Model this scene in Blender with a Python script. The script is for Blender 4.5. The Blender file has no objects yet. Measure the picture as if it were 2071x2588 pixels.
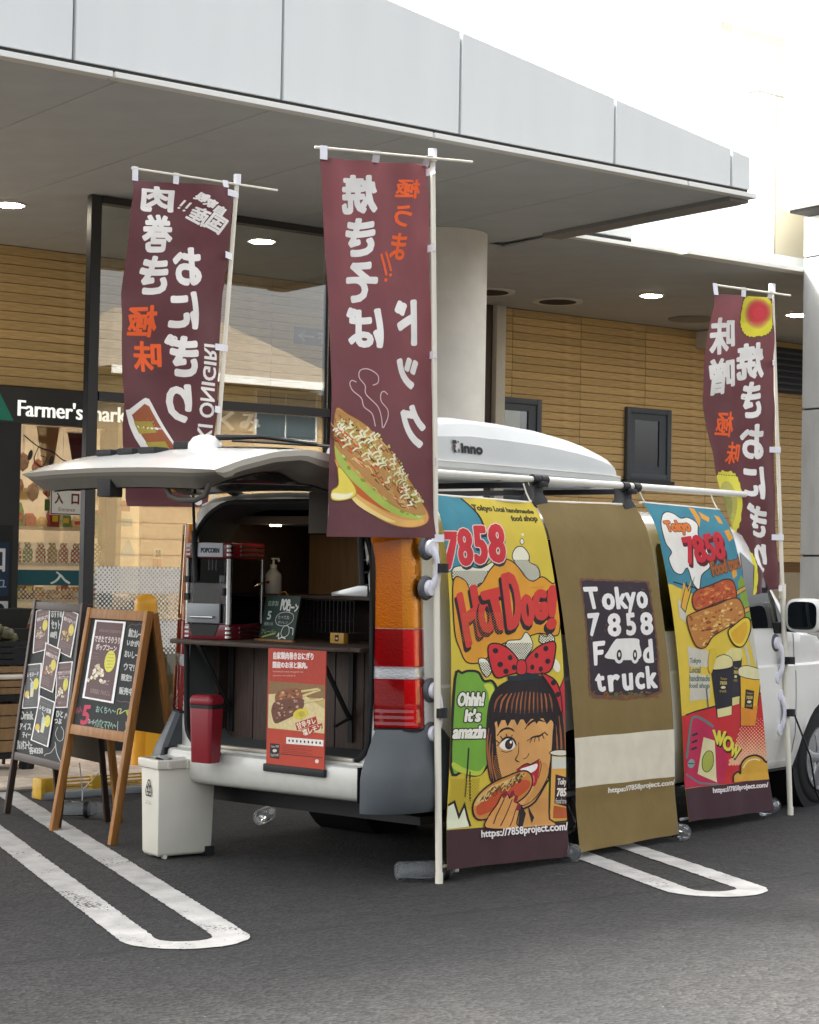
import bpy, bmesh, math, random
from mathutils import Vector, Matrix
from mathutils.geometry import tessellate_polygon
random.seed(7)
SC = bpy.context.scene
COL = SC.collection
PI = math.pi
def R(d): return math.radians(d)

# ---------------------------------------------------------------- camera
cam = bpy.data.cameras.new("camera")
cam.sensor_fit = 'HORIZONTAL'; cam.sensor_width = 36.0; cam.lens = 83.2
cam.clip_start = 0.1; cam.clip_end = 2000
camo = bpy.data.objects.new("camera", cam); COL.objects.link(camo)
camo.matrix_world = Matrix(((0.8003, -0.03137, -0.59878, 0.0),
                            (-0.59933, -0.01183, -0.80042, 0.0),
                            (0.01802, 0.99944, -0.02827, 1.5),
                            (0, 0, 0, 1)))
SC.camera = camo
# ---------------------------------------------------------------- light: bright overcast day
SUN_EL, SUN_AZ = R(46), R(-35)       # azimuth from +Y, clockwise: behind the shop roof
w = bpy.data.worlds.new("World"); SC.world = w; w.use_nodes = True
nt = w.node_tree; bg = nt.nodes["Background"]
sky = nt.nodes.new("ShaderNodeTexSky"); sky.sky_type = 'NISHITA'; sky.sun_disc = False
sky.sun_elevation = SUN_EL; sky.sun_rotation = SUN_AZ
sky.air_density = 1.0; sky.dust_density = 7.0; sky.ozone_density = 1.0; sky.altitude = 0
hs = nt.nodes.new("ShaderNodeHueSaturation"); hs.inputs["Saturation"].default_value = 0.2
nt.links.new(sky.outputs[0], hs.inputs["Color"]); nt.links.new(hs.outputs[0], bg.inputs[0])
bg.inputs[1].default_value = 0.15
sun = bpy.data.lights.new("sun", 'SUN'); sun.energy = 4.8; sun.angle = R(9); sun.color = (1.0, 0.955, 0.89)
suno = bpy.data.objects.new("sun", sun); COL.objects.link(suno)
sd = Vector((math.sin(SUN_AZ)*math.cos(SUN_EL), math.cos(SUN_AZ)*math.cos(SUN_EL), math.sin(SUN_EL)))
suno.rotation_euler = sd.to_track_quat('Z', 'Y').to_euler(); suno.location = (0, -10, 30)
vs = SC.view_settings
vs.view_transform = 'Standard'; vs.look = 'None'; vs.exposure = 2.0; vs.gamma = 1.0; vs.use_curve_mapping = False
SC.cycles.max_bounces = 8; SC.cycles.diffuse_bounces = 4; SC.cycles.glossy_bounces = 4
SC.cycles.transparent_max_bounces = 12; SC.cycles.caustics_reflective = False; SC.cycles.caustics_refractive = False
SC.cycles.use_denoising = True

# ---------------------------------------------------------------- materials
def lin(c):
    c = c/255.0
    return c/12.92 if c <= .04045 else ((c+.055)/1.055)**2.4
def hexc(h):
    h = h.lstrip('#'); return tuple(lin(int(h[i:i+2], 16)) for i in (0, 2, 4))
MC = {}
def mat(name, col, rough=.6, metal=0.0, noise=0.0, scale=20.0, bump=0.0, bscale=None, coat=0.0, trans=0.0, emit=None, estr=0.0, ior=1.45, sheen=0.0, alpha=1.0, stretch=None, col2=None, detail=4.0, translucent=0.0):
    if name in MC: return MC[name]
    if isinstance(col, str): col = hexc(col)
    if isinstance(col2, str): col2 = hexc(col2)
    m = bpy.data.materials.new(name); m.use_nodes = True; MC[name] = m
    n, l = m.node_tree.nodes, m.node_tree.links
    b = n["Principled BSDF"]
    b.inputs["Base Color"].default_value = (*col, 1); b.inputs["Roughness"].default_value = rough
    b.inputs["Metallic"].default_value = metal; b.inputs["IOR"].default_value = ior
    b.inputs["Coat Weight"].default_value = coat; b.inputs["Transmission Weight"].default_value = trans
    b.inputs["Sheen Weight"].default_value = sheen; b.inputs["Alpha"].default_value = alpha
    if emit is not None:
        b.inputs["Emission Color"].default_value = (*(hexc(emit) if isinstance(emit, str) else emit), 1); b.inputs["Emission Strength"].default_value = estr
    vec = None
    if noise > 0 or bump > 0 or col2 is not None:
        tc = n.new("ShaderNodeTexCoord"); mp = n.new("ShaderNodeMapping")
        l.new(tc.outputs["Object"], mp.inputs[0])
        if stretch: mp.inputs["Scale"].default_value = stretch
        vec = mp.outputs[0]
    if noise > 0 or col2 is not None:
        t = n.new("ShaderNodeTexNoise"); t.inputs["Scale"].default_value = scale; t.inputs["Detail"].default_value = detail
        l.new(vec, t.inputs["Vector"])
        rp = n.new("ShaderNodeValToRGB")
        c2 = col2 if col2 is not None else tuple(max(0, c*(1-noise)) for c in col)
        c1 = col if col2 is not None else tuple(min(1, c*(1+noise*.6)) for c in col)
        rp.color_ramp.elements[0].position = .33; rp.color_ramp.elements[1].position = .67
        rp.color_ramp.elements[0].color = (*c2, 1); rp.color_ramp.elements[1].color = (*c1, 1)
        l.new(t.outputs["Fac"], rp.inputs[0]); l.new(rp.outputs[0], b.inputs["Base Color"])
    if bump > 0:
        t2 = n.new("ShaderNodeTexNoise"); t2.inputs["Scale"].default_value = bscale or scale*3; t2.inputs["Detail"].default_value = 3
        l.new(vec, t2.inputs["Vector"])
        bp = n.new("ShaderNodeBump"); bp.inputs["Strength"].default_value = bump; bp.inputs["Distance"].default_value = .01
        l.new(t2.outputs["Fac"], bp.inputs["Height"]); l.new(bp.outputs[0], b.inputs["Normal"])
    if translucent > 0:
        out = n["Material Output"]; tr = n.new("ShaderNodeBsdfTranslucent"); mx = n.new("ShaderNodeMixShader")
        tr.inputs[0].default_value = (*col, 1)
        if noise > 0: l.new(rp.outputs[0], tr.inputs[0])
        mx.inputs[0].default_value = translucent
        l.new(b.outputs[0], mx.inputs[1]); l.new(tr.outputs[0], mx.inputs[2]); l.new(mx.outputs[0], out.inputs["Surface"])
    return m
def glass(name, tint=(1, 1, 1), ior=1.5, rough=0.0, boost=0.0):
    if name in MC: return MC[name]
    m = bpy.data.materials.new(name); m.use_nodes = True; MC[name] = m
    n, l = m.node_tree.nodes, m.node_tree.links
    n.remove(n["Principled BSDF"])
    t = n.new("ShaderNodeBsdfTransparent"); g = n.new("ShaderNodeBsdfGlossy"); f = n.new("ShaderNodeFresnel"); mx = n.new("ShaderNodeMixShader")
    t.inputs[0].default_value = (*tint, 1); g.inputs["Roughness"].default_value = rough; f.inputs[0].default_value = ior
    a = n.new("ShaderNodeMath"); a.operation = 'ADD'; a.inputs[1].default_value = boost; a.use_clamp = True
    l.new(f.outputs[0], a.inputs[0]); l.new(a.outputs[0], mx.inputs[0]); l.new(t.outputs[0], mx.inputs[1]); l.new(g.outputs[0], mx.inputs[2])
    l.new(mx.outputs[0], n["Material Output"].inputs["Surface"])
    return m

# ---------------------------------------------------------------- mesh helpers
class MB:
    def __init__(s): s.v = []; s.f = []; s.mi = []
    def add(s, vs, fs, mi=0):
        o = len(s.v); s.v += [tuple(v) for v in vs]; s.f += [tuple(i+o for i in f) for f in fs]; s.mi += [mi]*len(fs); return s
    def box(s, x0, y0, z0, x1, y1, z1, mi=0):
        return s.add([(x0,y0,z0),(x1,y0,z0),(x1,y1,z0),(x0,y1,z0),(x0,y0,z1),(x1,y0,z1),(x1,y1,z1),(x0,y1,z1)],
                     [(0,3,2,1),(4,5,6,7),(0,1,5,4),(1,2,6,5),(2,3,7,6),(3,0,4,7)], mi)
    def bar(s, p, q, wx, wy, up=(0,0,1), mi=0):      # square bar from p to q
        p, q = Vector(p), Vector(q); d = (q-p).normalized(); up = Vector(up)
        if abs(d.dot(up)) > .98: up = Vector((1,0,0)) if abs(d.x) < .9 else Vector((0,1,0))
        a = d.cross(up).normalized(); b = a.cross(d).normalized()
        vs = [c+a*sx*wx/2+b*sy*wy/2 for c in (p, q) for sx, sy in ((-1,-1),(1,-1),(1,1),(-1,1))]
        return s.add(vs, [(0,1,2,3),(7,6,5,4),(0,4,5,1),(1,5,6,2),(2,6,7,3),(3,7,4,0)], mi)
    def cyl(s, p, q, r0, r1=None, n=16, cap=True, mi=0):
        r1 = r0 if r1 is None else r1
        p, q = Vector(p), Vector(q); d = (q-p).normalized()
        a = d.cross(Vector((0,0,1)) if abs(d.z) < .95 else Vector((1,0,0))).normalized(); b = d.cross(a)
        vs = [c+(a*math.cos(2*PI*i/n)+b*math.sin(2*PI*i/n))*r for c, r in ((p, r0), (q, r1)) for i in range(n)]
        fs = [(i, (i+1) % n, n+(i+1) % n, n+i) for i in range(n)]
        if cap: fs += [tuple(range(n-1, -1, -1)), tuple(range(n, 2*n))]
        return s.add(vs, fs, mi)
    def tube(s, pts, r, n=8, mi=0):
        pts = [Vector(p) for p in pts]; rings = []; prev = None
        for i, p in enumerate(pts):
            d = (pts[min(i+1, len(pts)-1)]-pts[max(i-1, 0)]).normalized()
            if prev is None: a = d.cross(Vector((0,0,1)) if abs(d.z) < .95 else Vector((1,0,0))).normalized()
            else: a = (prev-d*prev.dot(d)).normalized()
            prev = a; b = d.cross(a); rr = r[i] if isinstance(r, (list, tuple)) else r
            rings.append([p+(a*math.cos(2*PI*k/n)+b*math.sin(2*PI*k/n))*rr for k in range(n)])
        return s.loft(rings, True, True, mi)
    def loft(s, rings, closed=True, cap=False, mi=0):
        n = len(rings[0]); vs = [v for r in rings for v in r]; fs = []
        for j in range(len(rings)-1):
            for i in range(n if closed else n-1):
                k = (i+1) % n; fs.append((j*n+i, j*n+k, (j+1)*n+k, (j+1)*n+i))
        if cap: fs += [tuple(range(n-1, -1, -1)), tuple(range((len(rings)-1)*n, len(rings)*n))]
        return s.add(vs, fs, mi)
    def lathe(s, prof, c=(0,0,0), n=24, mi=0, axis='z'):   # prof: (r, h)
        rings = []
        for r, h in prof:
            ring = []
            for i in range(n):
                a = 2*PI*i/n; x, y = r*math.cos(a), r*math.sin(a)
                q = (x, y, h) if axis == 'z' else ((h, x, y) if axis == 'x' else (y, h, x))
                ring.append((c[0]+q[0], c[1]+q[1], c[2]+q[2]))
            rings.append(ring)
        return s.loft(rings, True, True, mi)
    def prism(s, poly, fn, d0, d1, mi=0):     # 2d outline, fn(a,b,d)->xyz, from depth d0 to d1
        n = len(poly); tri = tessellate_polygon([[Vector((a, b, 0)) for a, b in poly]])
        vs = [fn(a, b, d0) for a, b in poly]+[fn(a, b, d1) for a, b in poly]
        fs = [(t[0], t[1], t[2]) for t in tri]+[(n+t[2], n+t[1], n+t[0]) for t in tri]
        fs += [(i, i+n, (i+1) % n+n, (i+1) % n) for i in range(n)]
        return s.add(vs, fs, mi)
    def xform(s, M): s.v = [tuple(M @ Vector(v)) for v in s.v]; return s
    def mesh(s, name, mats, smooth=False, merge=False, bevel=0, seg=2, angle=40):
        me = bpy.data.meshes.new(name); me.from_pydata(s.v, [], s.f)
        for m in (mats if isinstance(mats, (list, tuple)) else [mats]): me.materials.append(m)
        if any(s.mi): me.polygons.foreach_set("material_index", s.mi)
        bm = bmesh.new(); bm.from_mesh(me)
        if merge: bmesh.ops.remove_doubles(bm, verts=bm.verts, dist=1e-5)
        bmesh.ops.recalc_face_normals(bm, faces=bm.faces)
        if bevel:
            ed = [e for e in bm.edges if len(e.link_faces) == 2 and e.calc_face_angle(0) > R(30)]
            bmesh.ops.bevel(bm, geom=ed, offset=bevel, segments=seg, affect='EDGES', profile=.6, clamp_overlap=True)
        bm.to_mesh(me); bm.free()
        if smooth or bevel:
            me.polygons.foreach_set("use_smooth", [True]*len(me.polygons)); me.set_sharp_from_angle(angle=R(angle))
        return me
    def build(s, name, mats, parent=None, **k): return link(name, s.mesh(name, mats, **k), parent)
def link(name, me, parent=None, loc=None, rot=None):
    o = bpy.data.objects.new(name, me); COL.objects.link(o)
    if parent is not None: o.parent = parent
    if loc is not None: o.location = loc
    if rot is not None: o.rotation_euler = rot
    return o
def tag(o, label=None, cat=None, group=None, kind=None):
    if label: o["label"] = label
    if cat: o["category"] = cat
    if group: o["group"] = group
    if kind: o["kind"] = kind
    return o
def thing(name, label, cat, loc=(0,0,0), rz=0.0, group=None):
    o = bpy.data.objects.new(name, None); COL.objects.link(o); o.empty_display_size = .1
    o.location = loc; o.rotation_euler = (0, 0, rz)
    return tag(o, label, cat, group)
def struct(o): o["kind"] = "structure"; return o
def copy_tree(o, parent=None):
    c = o.copy(); COL.objects.link(c)
    if parent is not None: c.parent = parent
    for ch in list(o.children): copy_tree(ch, c)
    return c
def tri_sub(a, b, c, L):          # split a 2d triangle until no edge is longer than L
    out = []; st = [(a, b, c)]
    while st:
        a, b, c = st.pop()
        e = [((a[0]-b[0])**2+(a[1]-b[1])**2, 0), ((b[0]-c[0])**2+(b[1]-c[1])**2, 1), ((c[0]-a[0])**2+(c[1]-a[1])**2, 2)]
        m, k = max(e)
        if m <= L*L: out.append((a, b, c)); continue
        if k == 1: a, b, c = b, c, a
        elif k == 2: a, b, c = c, a, b
        d = ((a[0]+b[0])/2, (a[1]+b[1])/2); st += [(a, d, c), (d, b, c)]
    return out
def skin(loops, fn, L=.08, mb=None, mi=0):   # outline (with holes) in 2d -> subdivided sheet mapped by fn(a,b)
    mb = mb or MB(); flat = [p for lp in loops for p in lp]; idx = {}
    vs, fs = [], []
    for t in tessellate_polygon([[Vector((a, b, 0)) for a, b in lp] for lp in loops]):
        for tr in tri_sub(*[tuple(flat[i]) for i in t], L):
            f = []
            for p in tr:
                k = (round(p[0], 6), round(p[1], 6))
                if k not in idx: idx[k] = len(vs); vs.append(fn(*p))
                f.append(idx[k])
            if len(set(f)) == 3: fs.append(tuple(f))
    return mb.add(vs, fs, mi)
def arc(cx, cy, r, a0, a1, n=8, ry=None):
    ry = r if ry is None else ry
    return [(cx+r*math.cos(R(a0+(a1-a0)*i/n)), cy+ry*math.sin(R(a0+(a1-a0)*i/n))) for i in range(n+1)]
def smooth_path(pts, n=6, closed=False):      # Catmull-Rom through the points
    P = [Vector((*p, 0)) if len(p) == 2 else Vector(p) for p in pts]; out = []; m = len(P)
    for i in range(m if closed else m-1):
        p0, p1, p2, p3 = (P[(i-1) % m], P[i], P[(i+1) % m], P[(i+2) % m]) if closed else (P[max(i-1, 0)], P[i], P[i+1], P[min(i+2, m-1)])
        for k in range(n):
            t = k/n
            out.append(.5*((2*p1)+(p2-p0)*t+(2*p0-5*p1+4*p2-p3)*t*t+(3*p1-p0-3*p2+p3)*t**3))
    if not closed: out.append(P[-1])
    return [tuple(q)[:len(pts[0])] for q in out]

# ---------------------------------------------------------------- flat print: lettering and pictures laid on a surface
GL = {}
def glyphs(txt):
    if txt in GL: return GL[txt]
    c = bpy.data.curves.new("t", 'FONT'); c.body = txt; c.resolution_u = 3
    o = bpy.data.objects.new("t", c); me = bpy.data.meshes.new_from_object(o)
    V = [(v.co.x, v.co.y) for v in me.vertices]; F = []
    for p in me.polygons:
        q = list(p.vertices)
        for i in range(1, len(q)-1):
            a, b, d = V[q[0]], V[q[i]], V[q[i+1]]
            s = (b[0]-a[0])*(d[1]-a[1])-(b[1]-a[1])*(d[0]-a[0])
            if abs(s) > 1e-9: F.append((q[0], q[i], q[i+1]) if s > 0 else (q[0], q[i+1], q[i]))
    bpy.data.objects.remove(o); bpy.data.curves.remove(c); bpy.data.meshes.remove(me)
    ed = {}
    for f in F:
        for i in range(3):
            a, b = f[i], f[(i+1) % 3]
            if (b, a) in ed: del ed[(b, a)]
            else: ed[(a, b)] = 1
    if not V: V = [(0, 0), (1, 1)]
    bb = (min(v[0] for v in V), min(v[1] for v in V), max(v[0] for v in V), max(v[1] for v in V))
    GL[txt] = (V, F, list(ed), bb); return GL[txt]
INK = {}
def ink(c, rough=.7, fab=False):
    k = (c, rough, fab) if fab else (c, rough)
    if k not in INK: INK[k] = mat("cloth_ink_%s" % c, '#'+c, rough=.8, noise=.08, scale=8, bump=.55, bscale=7) if fab else mat("ink_%s_%d" % (c, rough*100), '#'+c, rough=rough, noise=.10, scale=60)
    return INK[k]
class Print:
    """quad: four corners (TL,TR,BR,BL) of the sheet in design units; surf(s,t,h): s,t in 0..1 from the top left, h = height off the sheet."""
    def __init__(s, quad, surf, size, L=.03, base=.0007, step=.00012):
        s.q = quad; s.surf = surf; s.size = size; s.L = L; s.base = base; s.step = step; s.tri = {}; s.lv = []; s.h = base
    def st(s, x, y):
        (x0, y0), (x1, y1), (x2, y2), (x3, y3) = s.q; a, b = .5, .5
        for _ in range(6):
            X = (1-a)*(1-b)*x0+a*(1-b)*x1+a*b*x2+(1-a)*b*x3-x; Y = (1-a)*(1-b)*y0+a*(1-b)*y1+a*b*y2+(1-a)*b*y3-y
            xa = (1-b)*(x1-x0)+b*(x2-x3); xb = (1-a)*(x3-x0)+a*(x2-x1); ya = (1-b)*(y1-y0)+b*(y2-y3); yb = (1-a)*(y3-y0)+a*(y2-y1)
            d = xa*yb-xb*ya
            if abs(d) < 1e-12: break
            a -= (X*yb-Y*xb)/d; b -= (Y*xa-X*ya)/d
        return a, b
    def lev(s, pts, n=1):          # pile a new shape only on what it overlaps
        xs = [p[0] for p in pts]; ys = [p[1] for p in pts]; b = (min(xs), min(ys), max(xs), max(ys)); k = 0
        for c, l in s.lv:
            if l > k and c[0] < b[2] and c[2] > b[0] and c[1] < b[3] and c[3] > b[1]: k = l
        s.lv.append((b, k+n)); s.h = s.base+(k+1)*s.step; return s.h
    def _tri(s, pts, col, h):
        m = [(a*s.size[0], b*s.size[1]) for a, b in (s.st(*p) for p in pts)]
        lim = lambda p: (min(max(p[0], .0002), s.size[0]-.0002), min(max(p[1], .0002), s.size[1]-.0002))
        for t in tri_sub(*m, s.L):
            t = [lim(p) for p in t]
            ar = (t[1][0]-t[0][0])*(t[2][1]-t[0][1])-(t[1][1]-t[0][1])*(t[2][0]-t[0][0])
            if abs(ar) < 1e-8: continue
            if ar > 0: t = [t[0], t[2], t[1]]
            s.tri.setdefault(col, []).append([(p[0]/s.size[0], p[1]/s.size[1], h) for p in t])
    def poly(s, pts, col, holes=()):
        s.lev(pts); loops = [list(pts)]+[list(x) for x in holes]; flat = [p for l in loops for p in l]
        for t in tessellate_polygon([[Vector((p[0], p[1], 0)) for p in l] for l in loops]): s._tri([flat[i] for i in t], col, s.h)
        return s
    def blob(s, pts, col, n=5): return s.poly(smooth_path(pts, n, True), col)
    def rect(s, x0, y0, x1, y1, col): return s.poly([(x0, y0), (x1, y0), (x1, y1), (x0, y1)], col)
    def ell(s, cx, cy, rx, ry, col, rot=0, n=20):
        c, k = math.cos(R(rot)), math.sin(R(rot))
        return s.poly([(cx+rx*math.cos(2*PI*i/n)*c-ry*math.sin(2*PI*i/n)*k, cy+rx*math.cos(2*PI*i/n)*k+ry*math.sin(2*PI*i/n)*c) for i in range(n)], col)
    def line(s, pts, w, col, closed=False, curve=0):
        if curve: pts = smooth_path(pts, curve, closed)
        P = [Vector(p) for p in pts]; n = len(P); Lf, Rt = [], []; s.lev(pts)
        for i in range(n):
            a = P[i-1] if (i or closed) else None; b = P[(i+1) % n] if (i < n-1 or closed) else None
            d1 = (P[i]-a).normalized() if a is not None else (b-P[i]).normalized(); d2 = (b-P[i]).normalized() if b is not None else d1
            t = d1+d2; t = t.normalized() if t.length > 1e-6 else d1
            nn = Vector((-t.y, t.x)); k = 1/max(.4, nn.dot(Vector((-d1.y, d1.x)))); ww = w[i*len(w)//n] if isinstance(w, (list, tuple)) else w
            Lf.append(P[i]+nn*ww/2*k); Rt.append(P[i]-nn*ww/2*k)
        for i in range(n if closed else n-1):
            j = (i+1) % n; h = s.h+(i % 5)*6e-6
            s._tri([tuple(Lf[i]), tuple(Lf[j]), tuple(Rt[j])], col, h); s._tri([tuple(Lf[i]), tuple(Rt[j]), tuple(Rt[i])], col, h)
        return s
    def outline(s, pts, w, col, curve=0): return s.line(pts, w, col, True, curve)
    def dots(s, inside, x0, y0, x1, y1, p, r, col, n=6):
        s.lev([(x0, y0), (x1, y1)]); y = y0; k = 0
        while y < y1:
            x = x0+(p/2 if k % 2 else 0)
            while x < x1:
                rr = inside(x, y)
                if rr:
                    rr = r*rr; q = [(x+rr*math.cos(2*PI*i/n), y+rr*math.sin(2*PI*i/n)) for i in range(n)]
                    for i in range(1, n-1): s._tri([q[0], q[i], q[i+1]], col, s.h)
                x += p
            y += p*.5; k += 1
        return s
    def text(s, txt, box, col, mirror=False, bold=0.0, rot=0.0, outline=None, ow=0.0, shear=0.0, quad=None, shift=(0, 0)):
        """fit the word into box (x0,y0,x1,y1) of the design, or into a free quad TL,TR,BR,BL; bold = extra stroke in design units"""
        V, F, E, bb = glyphs(txt)
        W, H = bb[2]-bb[0] or 1, bb[3]-bb[1] or 1
        x0, y0, x1, y1 = box if box else (0, 0, 1, 1)
        cx, cy = (x0+x1)/2, (y0+y1)/2; c, k = math.cos(R(rot)), math.sin(R(rot))
        def mp(v):
            a, b = (v[0]-bb[0])/W, 1-(v[1]-bb[1])/H
            if mirror: a = 1-a
            if quad:
                (p, q, r_, t_) = quad
                x = (1-a)*(1-b)*p[0]+a*(1-b)*q[0]+a*b*r_[0]+(1-a)*b*t_[0]; y = (1-a)*(1-b)*p[1]+a*(1-b)*q[1]+a*b*r_[1]+(1-a)*b*t_[1]
                return (x+shift[0], y+shift[1])
            x, y = x0+a*(x1-x0)-cx+shear*(.5-b)*(y1-y0), y0+b*(y1-y0)-cy
            return (cx+x*c-y*k+shift[0], cy+x*k+y*c+shift[1])
        P = [mp(v) for v in V]
        def ribs(wd, colr):
            nxt = {}
            for a, b in E: nxt.setdefault(a, b)
            for i, (a, b) in enumerate(E):
                pa, pb = P[a], P[b]; dx, dy = pb[0]-pa[0], pb[1]-pa[1]; ln = math.hypot(dx, dy)
                if ln < 1e-9: continue
                nx, ny = dy/ln, -dx/ln
                if not mirror: nx, ny = -nx, -ny      # design y runs down: the outward side flips
                h = s.h+(i % 7)*5e-6; o = wd
                for sg in ((nx, ny),):
                    qa, qb = (pa[0]+sg[0]*o, pa[1]+sg[1]*o), (pb[0]+sg[0]*o, pb[1]+sg[1]*o)
                    s._tri([pa, pb, qb], colr, h); s._tri([pa, qb, qa], colr, h)
                c2 = nxt.get(b)
                if c2 is not None:
                    pc = P[c2]; ex, ey = pc[0]-pb[0], pc[1]-pb[1]; le = math.hypot(ex, ey)
                    if le > 1e-9:
                        mx, my = (ey/le, -ex/le)
                        if not mirror: mx, my = -mx, -my
                        h2 = h+2.5e-6; mm = Vector((nx+mx, ny+my))
                        if mm.length > .05:
                            mm.normalize(); m3 = (pb[0]+mm.x*o, pb[1]+mm.y*o)
                            s._tri([pb, (pb[0]+nx*o, pb[1]+ny*o), m3], colr, h2); s._tri([pb, m3, (pb[0]+mx*o, pb[1]+my*o)], colr, h2)
        s.lev(P, 3 if outline else 1.5)
        if outline:
            ribs(bold+ow, outline); s.h += s.step*1.5
        for f in F: s._tri([P[i] for i in f], col, s.h)
        if bold: ribs(bold, col)
        return s
    def build(s, name, parent, rough=.7, kind=None, fab=False):
        vs, fs, mi, mats = [], [], [], []
        for k, (col, tr) in enumerate(s.tri.items()):
            mats.append(ink(col, rough, fab)); idx = {}
            for t in tr:
                f = []
                for p in t:
                    key = (round(p[0], 6), round(p[1], 6), round(p[2], 7))
                    if key not in idx: idx[key] = len(vs); vs.append(s.surf(*p))
                    f.append(idx[key])
                fs.append(f); mi.append(k)
        me = bpy.data.meshes.new(name); me.from_pydata([tuple(v) for v in vs], [], fs)
        for m in mats: me.materials.append(m)
        me.polygons.foreach_set("material_index", mi); me.polygons.foreach_set("use_smooth", [True]*len(fs))
        o = link(name, me, parent)
        if kind: o["kind"] = kind
        return o
def flat_surf(o, ex, ey, en):     # plain sheet: origin at the top left, ex along the width, ey down the height, en off the face
    o, ex, ey, en = Vector(o), Vector(ex), Vector(ey), Vector(en).normalized()
    return lambda s, t, h: o+ex*s+ey*t+en*h
# ================================================================ the setting: ground, markings, building
def asphalt():
    m = bpy.data.materials.new("asphalt"); m.use_nodes = True; n, l = m.node_tree.nodes, m.node_tree.links; b = n["Principled BSDF"]
    tc = n.new("ShaderNodeTexCoord")
    def noise(sc, det=3, dist=0.0):
        t = n.new("ShaderNodeTexNoise"); t.inputs["Scale"].default_value = sc; t.inputs["Detail"].default_value = det; t.inputs["Distortion"].default_value = dist
        l.new(tc.outputs["Object"], t.inputs["Vector"]); return t
    def ramp(src, p0, c0, p1, c1):
        r = n.new("ShaderNodeValToRGB"); r.color_ramp.elements[0].position = p0; r.color_ramp.elements[1].position = p1
        r.color_ramp.elements[0].color = (*c0, 1); r.color_ramp.elements[1].color = (*c1, 1); l.new(src, r.inputs[0]); return r
    def mix(mode, f, a, bb):
        x = n.new("ShaderNodeMix"); x.data_type = 'RGBA'; x.blend_type = mode
        if isinstance(f, float): x.inputs[0].default_value = f
        else: l.new(f, x.inputs[0])
        l.new(a, x.inputs[6]); l.new(bb, x.inputs[7]); return x.outputs[2]
    big = ramp(noise(.55, 5, .4).outputs["Fac"], .3, (.0112, .0118, .0128), .7, (.0225, .0223, .0215))
    mid = ramp(noise(9, 4).outputs["Fac"], .3, (.72, .72, .73), .7, (1.2, 1.19, 1.17))
    c = mix('MULTIPLY', 1.0, big.outputs[0], mid.outputs[0])
    vo = n.new("ShaderNodeTexVoronoi"); vo.inputs["Scale"].default_value = 62; l.new(tc.outputs["Object"], vo.inputs["Vector"])
    ag = ramp(vo.outputs["Color"], .15, (.42, .42, .43), .95, (2.1, 2.05, 1.95))
    fine = ramp(noise(150, 2).outputs["Fac"], .35, (.75, .75, .75), .65, (1.3, 1.3, 1.28))
    c = mix('MULTIPLY', 1.0, c, ag.outputs[0]); c = mix('MULTIPLY', 1.0, c, fine.outputs[0])
    vo2 = n.new("ShaderNodeTexVoronoi"); vo2.inputs["Scale"].default_value = 22; l.new(tc.outputs["Object"], vo2.inputs["Vector"])
    sp = ramp(vo2.outputs["Distance"], .05, (1, 1, 1), .09, (0, 0, 0))
    gate = ramp(noise(3.5, 2).outputs["Fac"], .60, (0, 0, 0), .66, (1, 1, 1))
    g2 = n.new("ShaderNodeMath"); g2.operation = 'MULTIPLY'; l.new(sp.outputs[0], g2.inputs[0]); l.new(gate.outputs[0], g2.inputs[1])
    pale = n.new("ShaderNodeRGB"); pale.outputs[0].default_value = (.20, .19, .175, 1)
    c = mix('MIX', g2.outputs[0], c, pale.outputs[0])
    st_ = ramp(noise(1.1, 4, .8).outputs["Fac"], .60, (0, 0, 0), .72, (.55, .55, .55)); oil = n.new("ShaderNodeRGB"); oil.outputs[0].default_value = (.010, .010, .011, 1)
    c = mix('MIX', st_.outputs[0], c, oil.outputs[0])
    # worn seam across the bays: distance to a slightly wavering line
    sx = n.new("ShaderNodeSeparateXYZ"); l.new(tc.outputs["Object"], sx.inputs[0])
    wv = noise(2.4, 5, .3)
    def mth(op, a, bb=None, v=None):
        x = n.new("ShaderNodeMath"); x.operation = op
        l.new(a, x.inputs[0]) if not isinstance(a, float) else None
        if bb is not None: l.new(bb, x.inputs[1])
        elif v is not None: x.inputs[1].default_value = v
        return x.outputs[0]
    ln = mth('ADD', mth('MULTIPLY', sx.outputs[0], v=.035), sx.outputs[1])
    ln = mth('ADD', ln, mth('MULTIPLY', wv.outputs["Fac"], v=.10))
    d = mth('ABSOLUTE', mth('SUBTRACT', ln, v=6.68))
    seam = ramp(d, .004, (1, 1, 1), .026, (0, 0, 0))
    brk = ramp(noise(5, 3).outputs["Fac"], .36, (0, 0, 0), .48, (.95, .95, .95))
    sm = mth('MULTIPLY', seam.outputs[0], brk.outputs[0])
    dk = n.new("ShaderNodeRGB"); dk.outputs[0].default_value = (.0045, .0045, .005, 1)
    c = mix('MIX', sm, c, dk.outputs[0])
    l.new(c, b.inputs["Base Color"]); b.inputs["Roughness"].default_value = .88
    bp = n.new("ShaderNodeBump"); bp.inputs["Strength"].default_value = .55; bp.inputs["Distance"].default_value = .006
    l.new(vo.outputs["Distance"], bp.inputs["Height"]); l.new(bp.outputs[0], b.inputs["Normal"])
    return m
struct(MB().add([(-120,-120,0),(160,-120,0),(160,160,0),(-120,160,0)], [(0,1,2,3)]).build("asphalt_ground", asphalt()))

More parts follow.
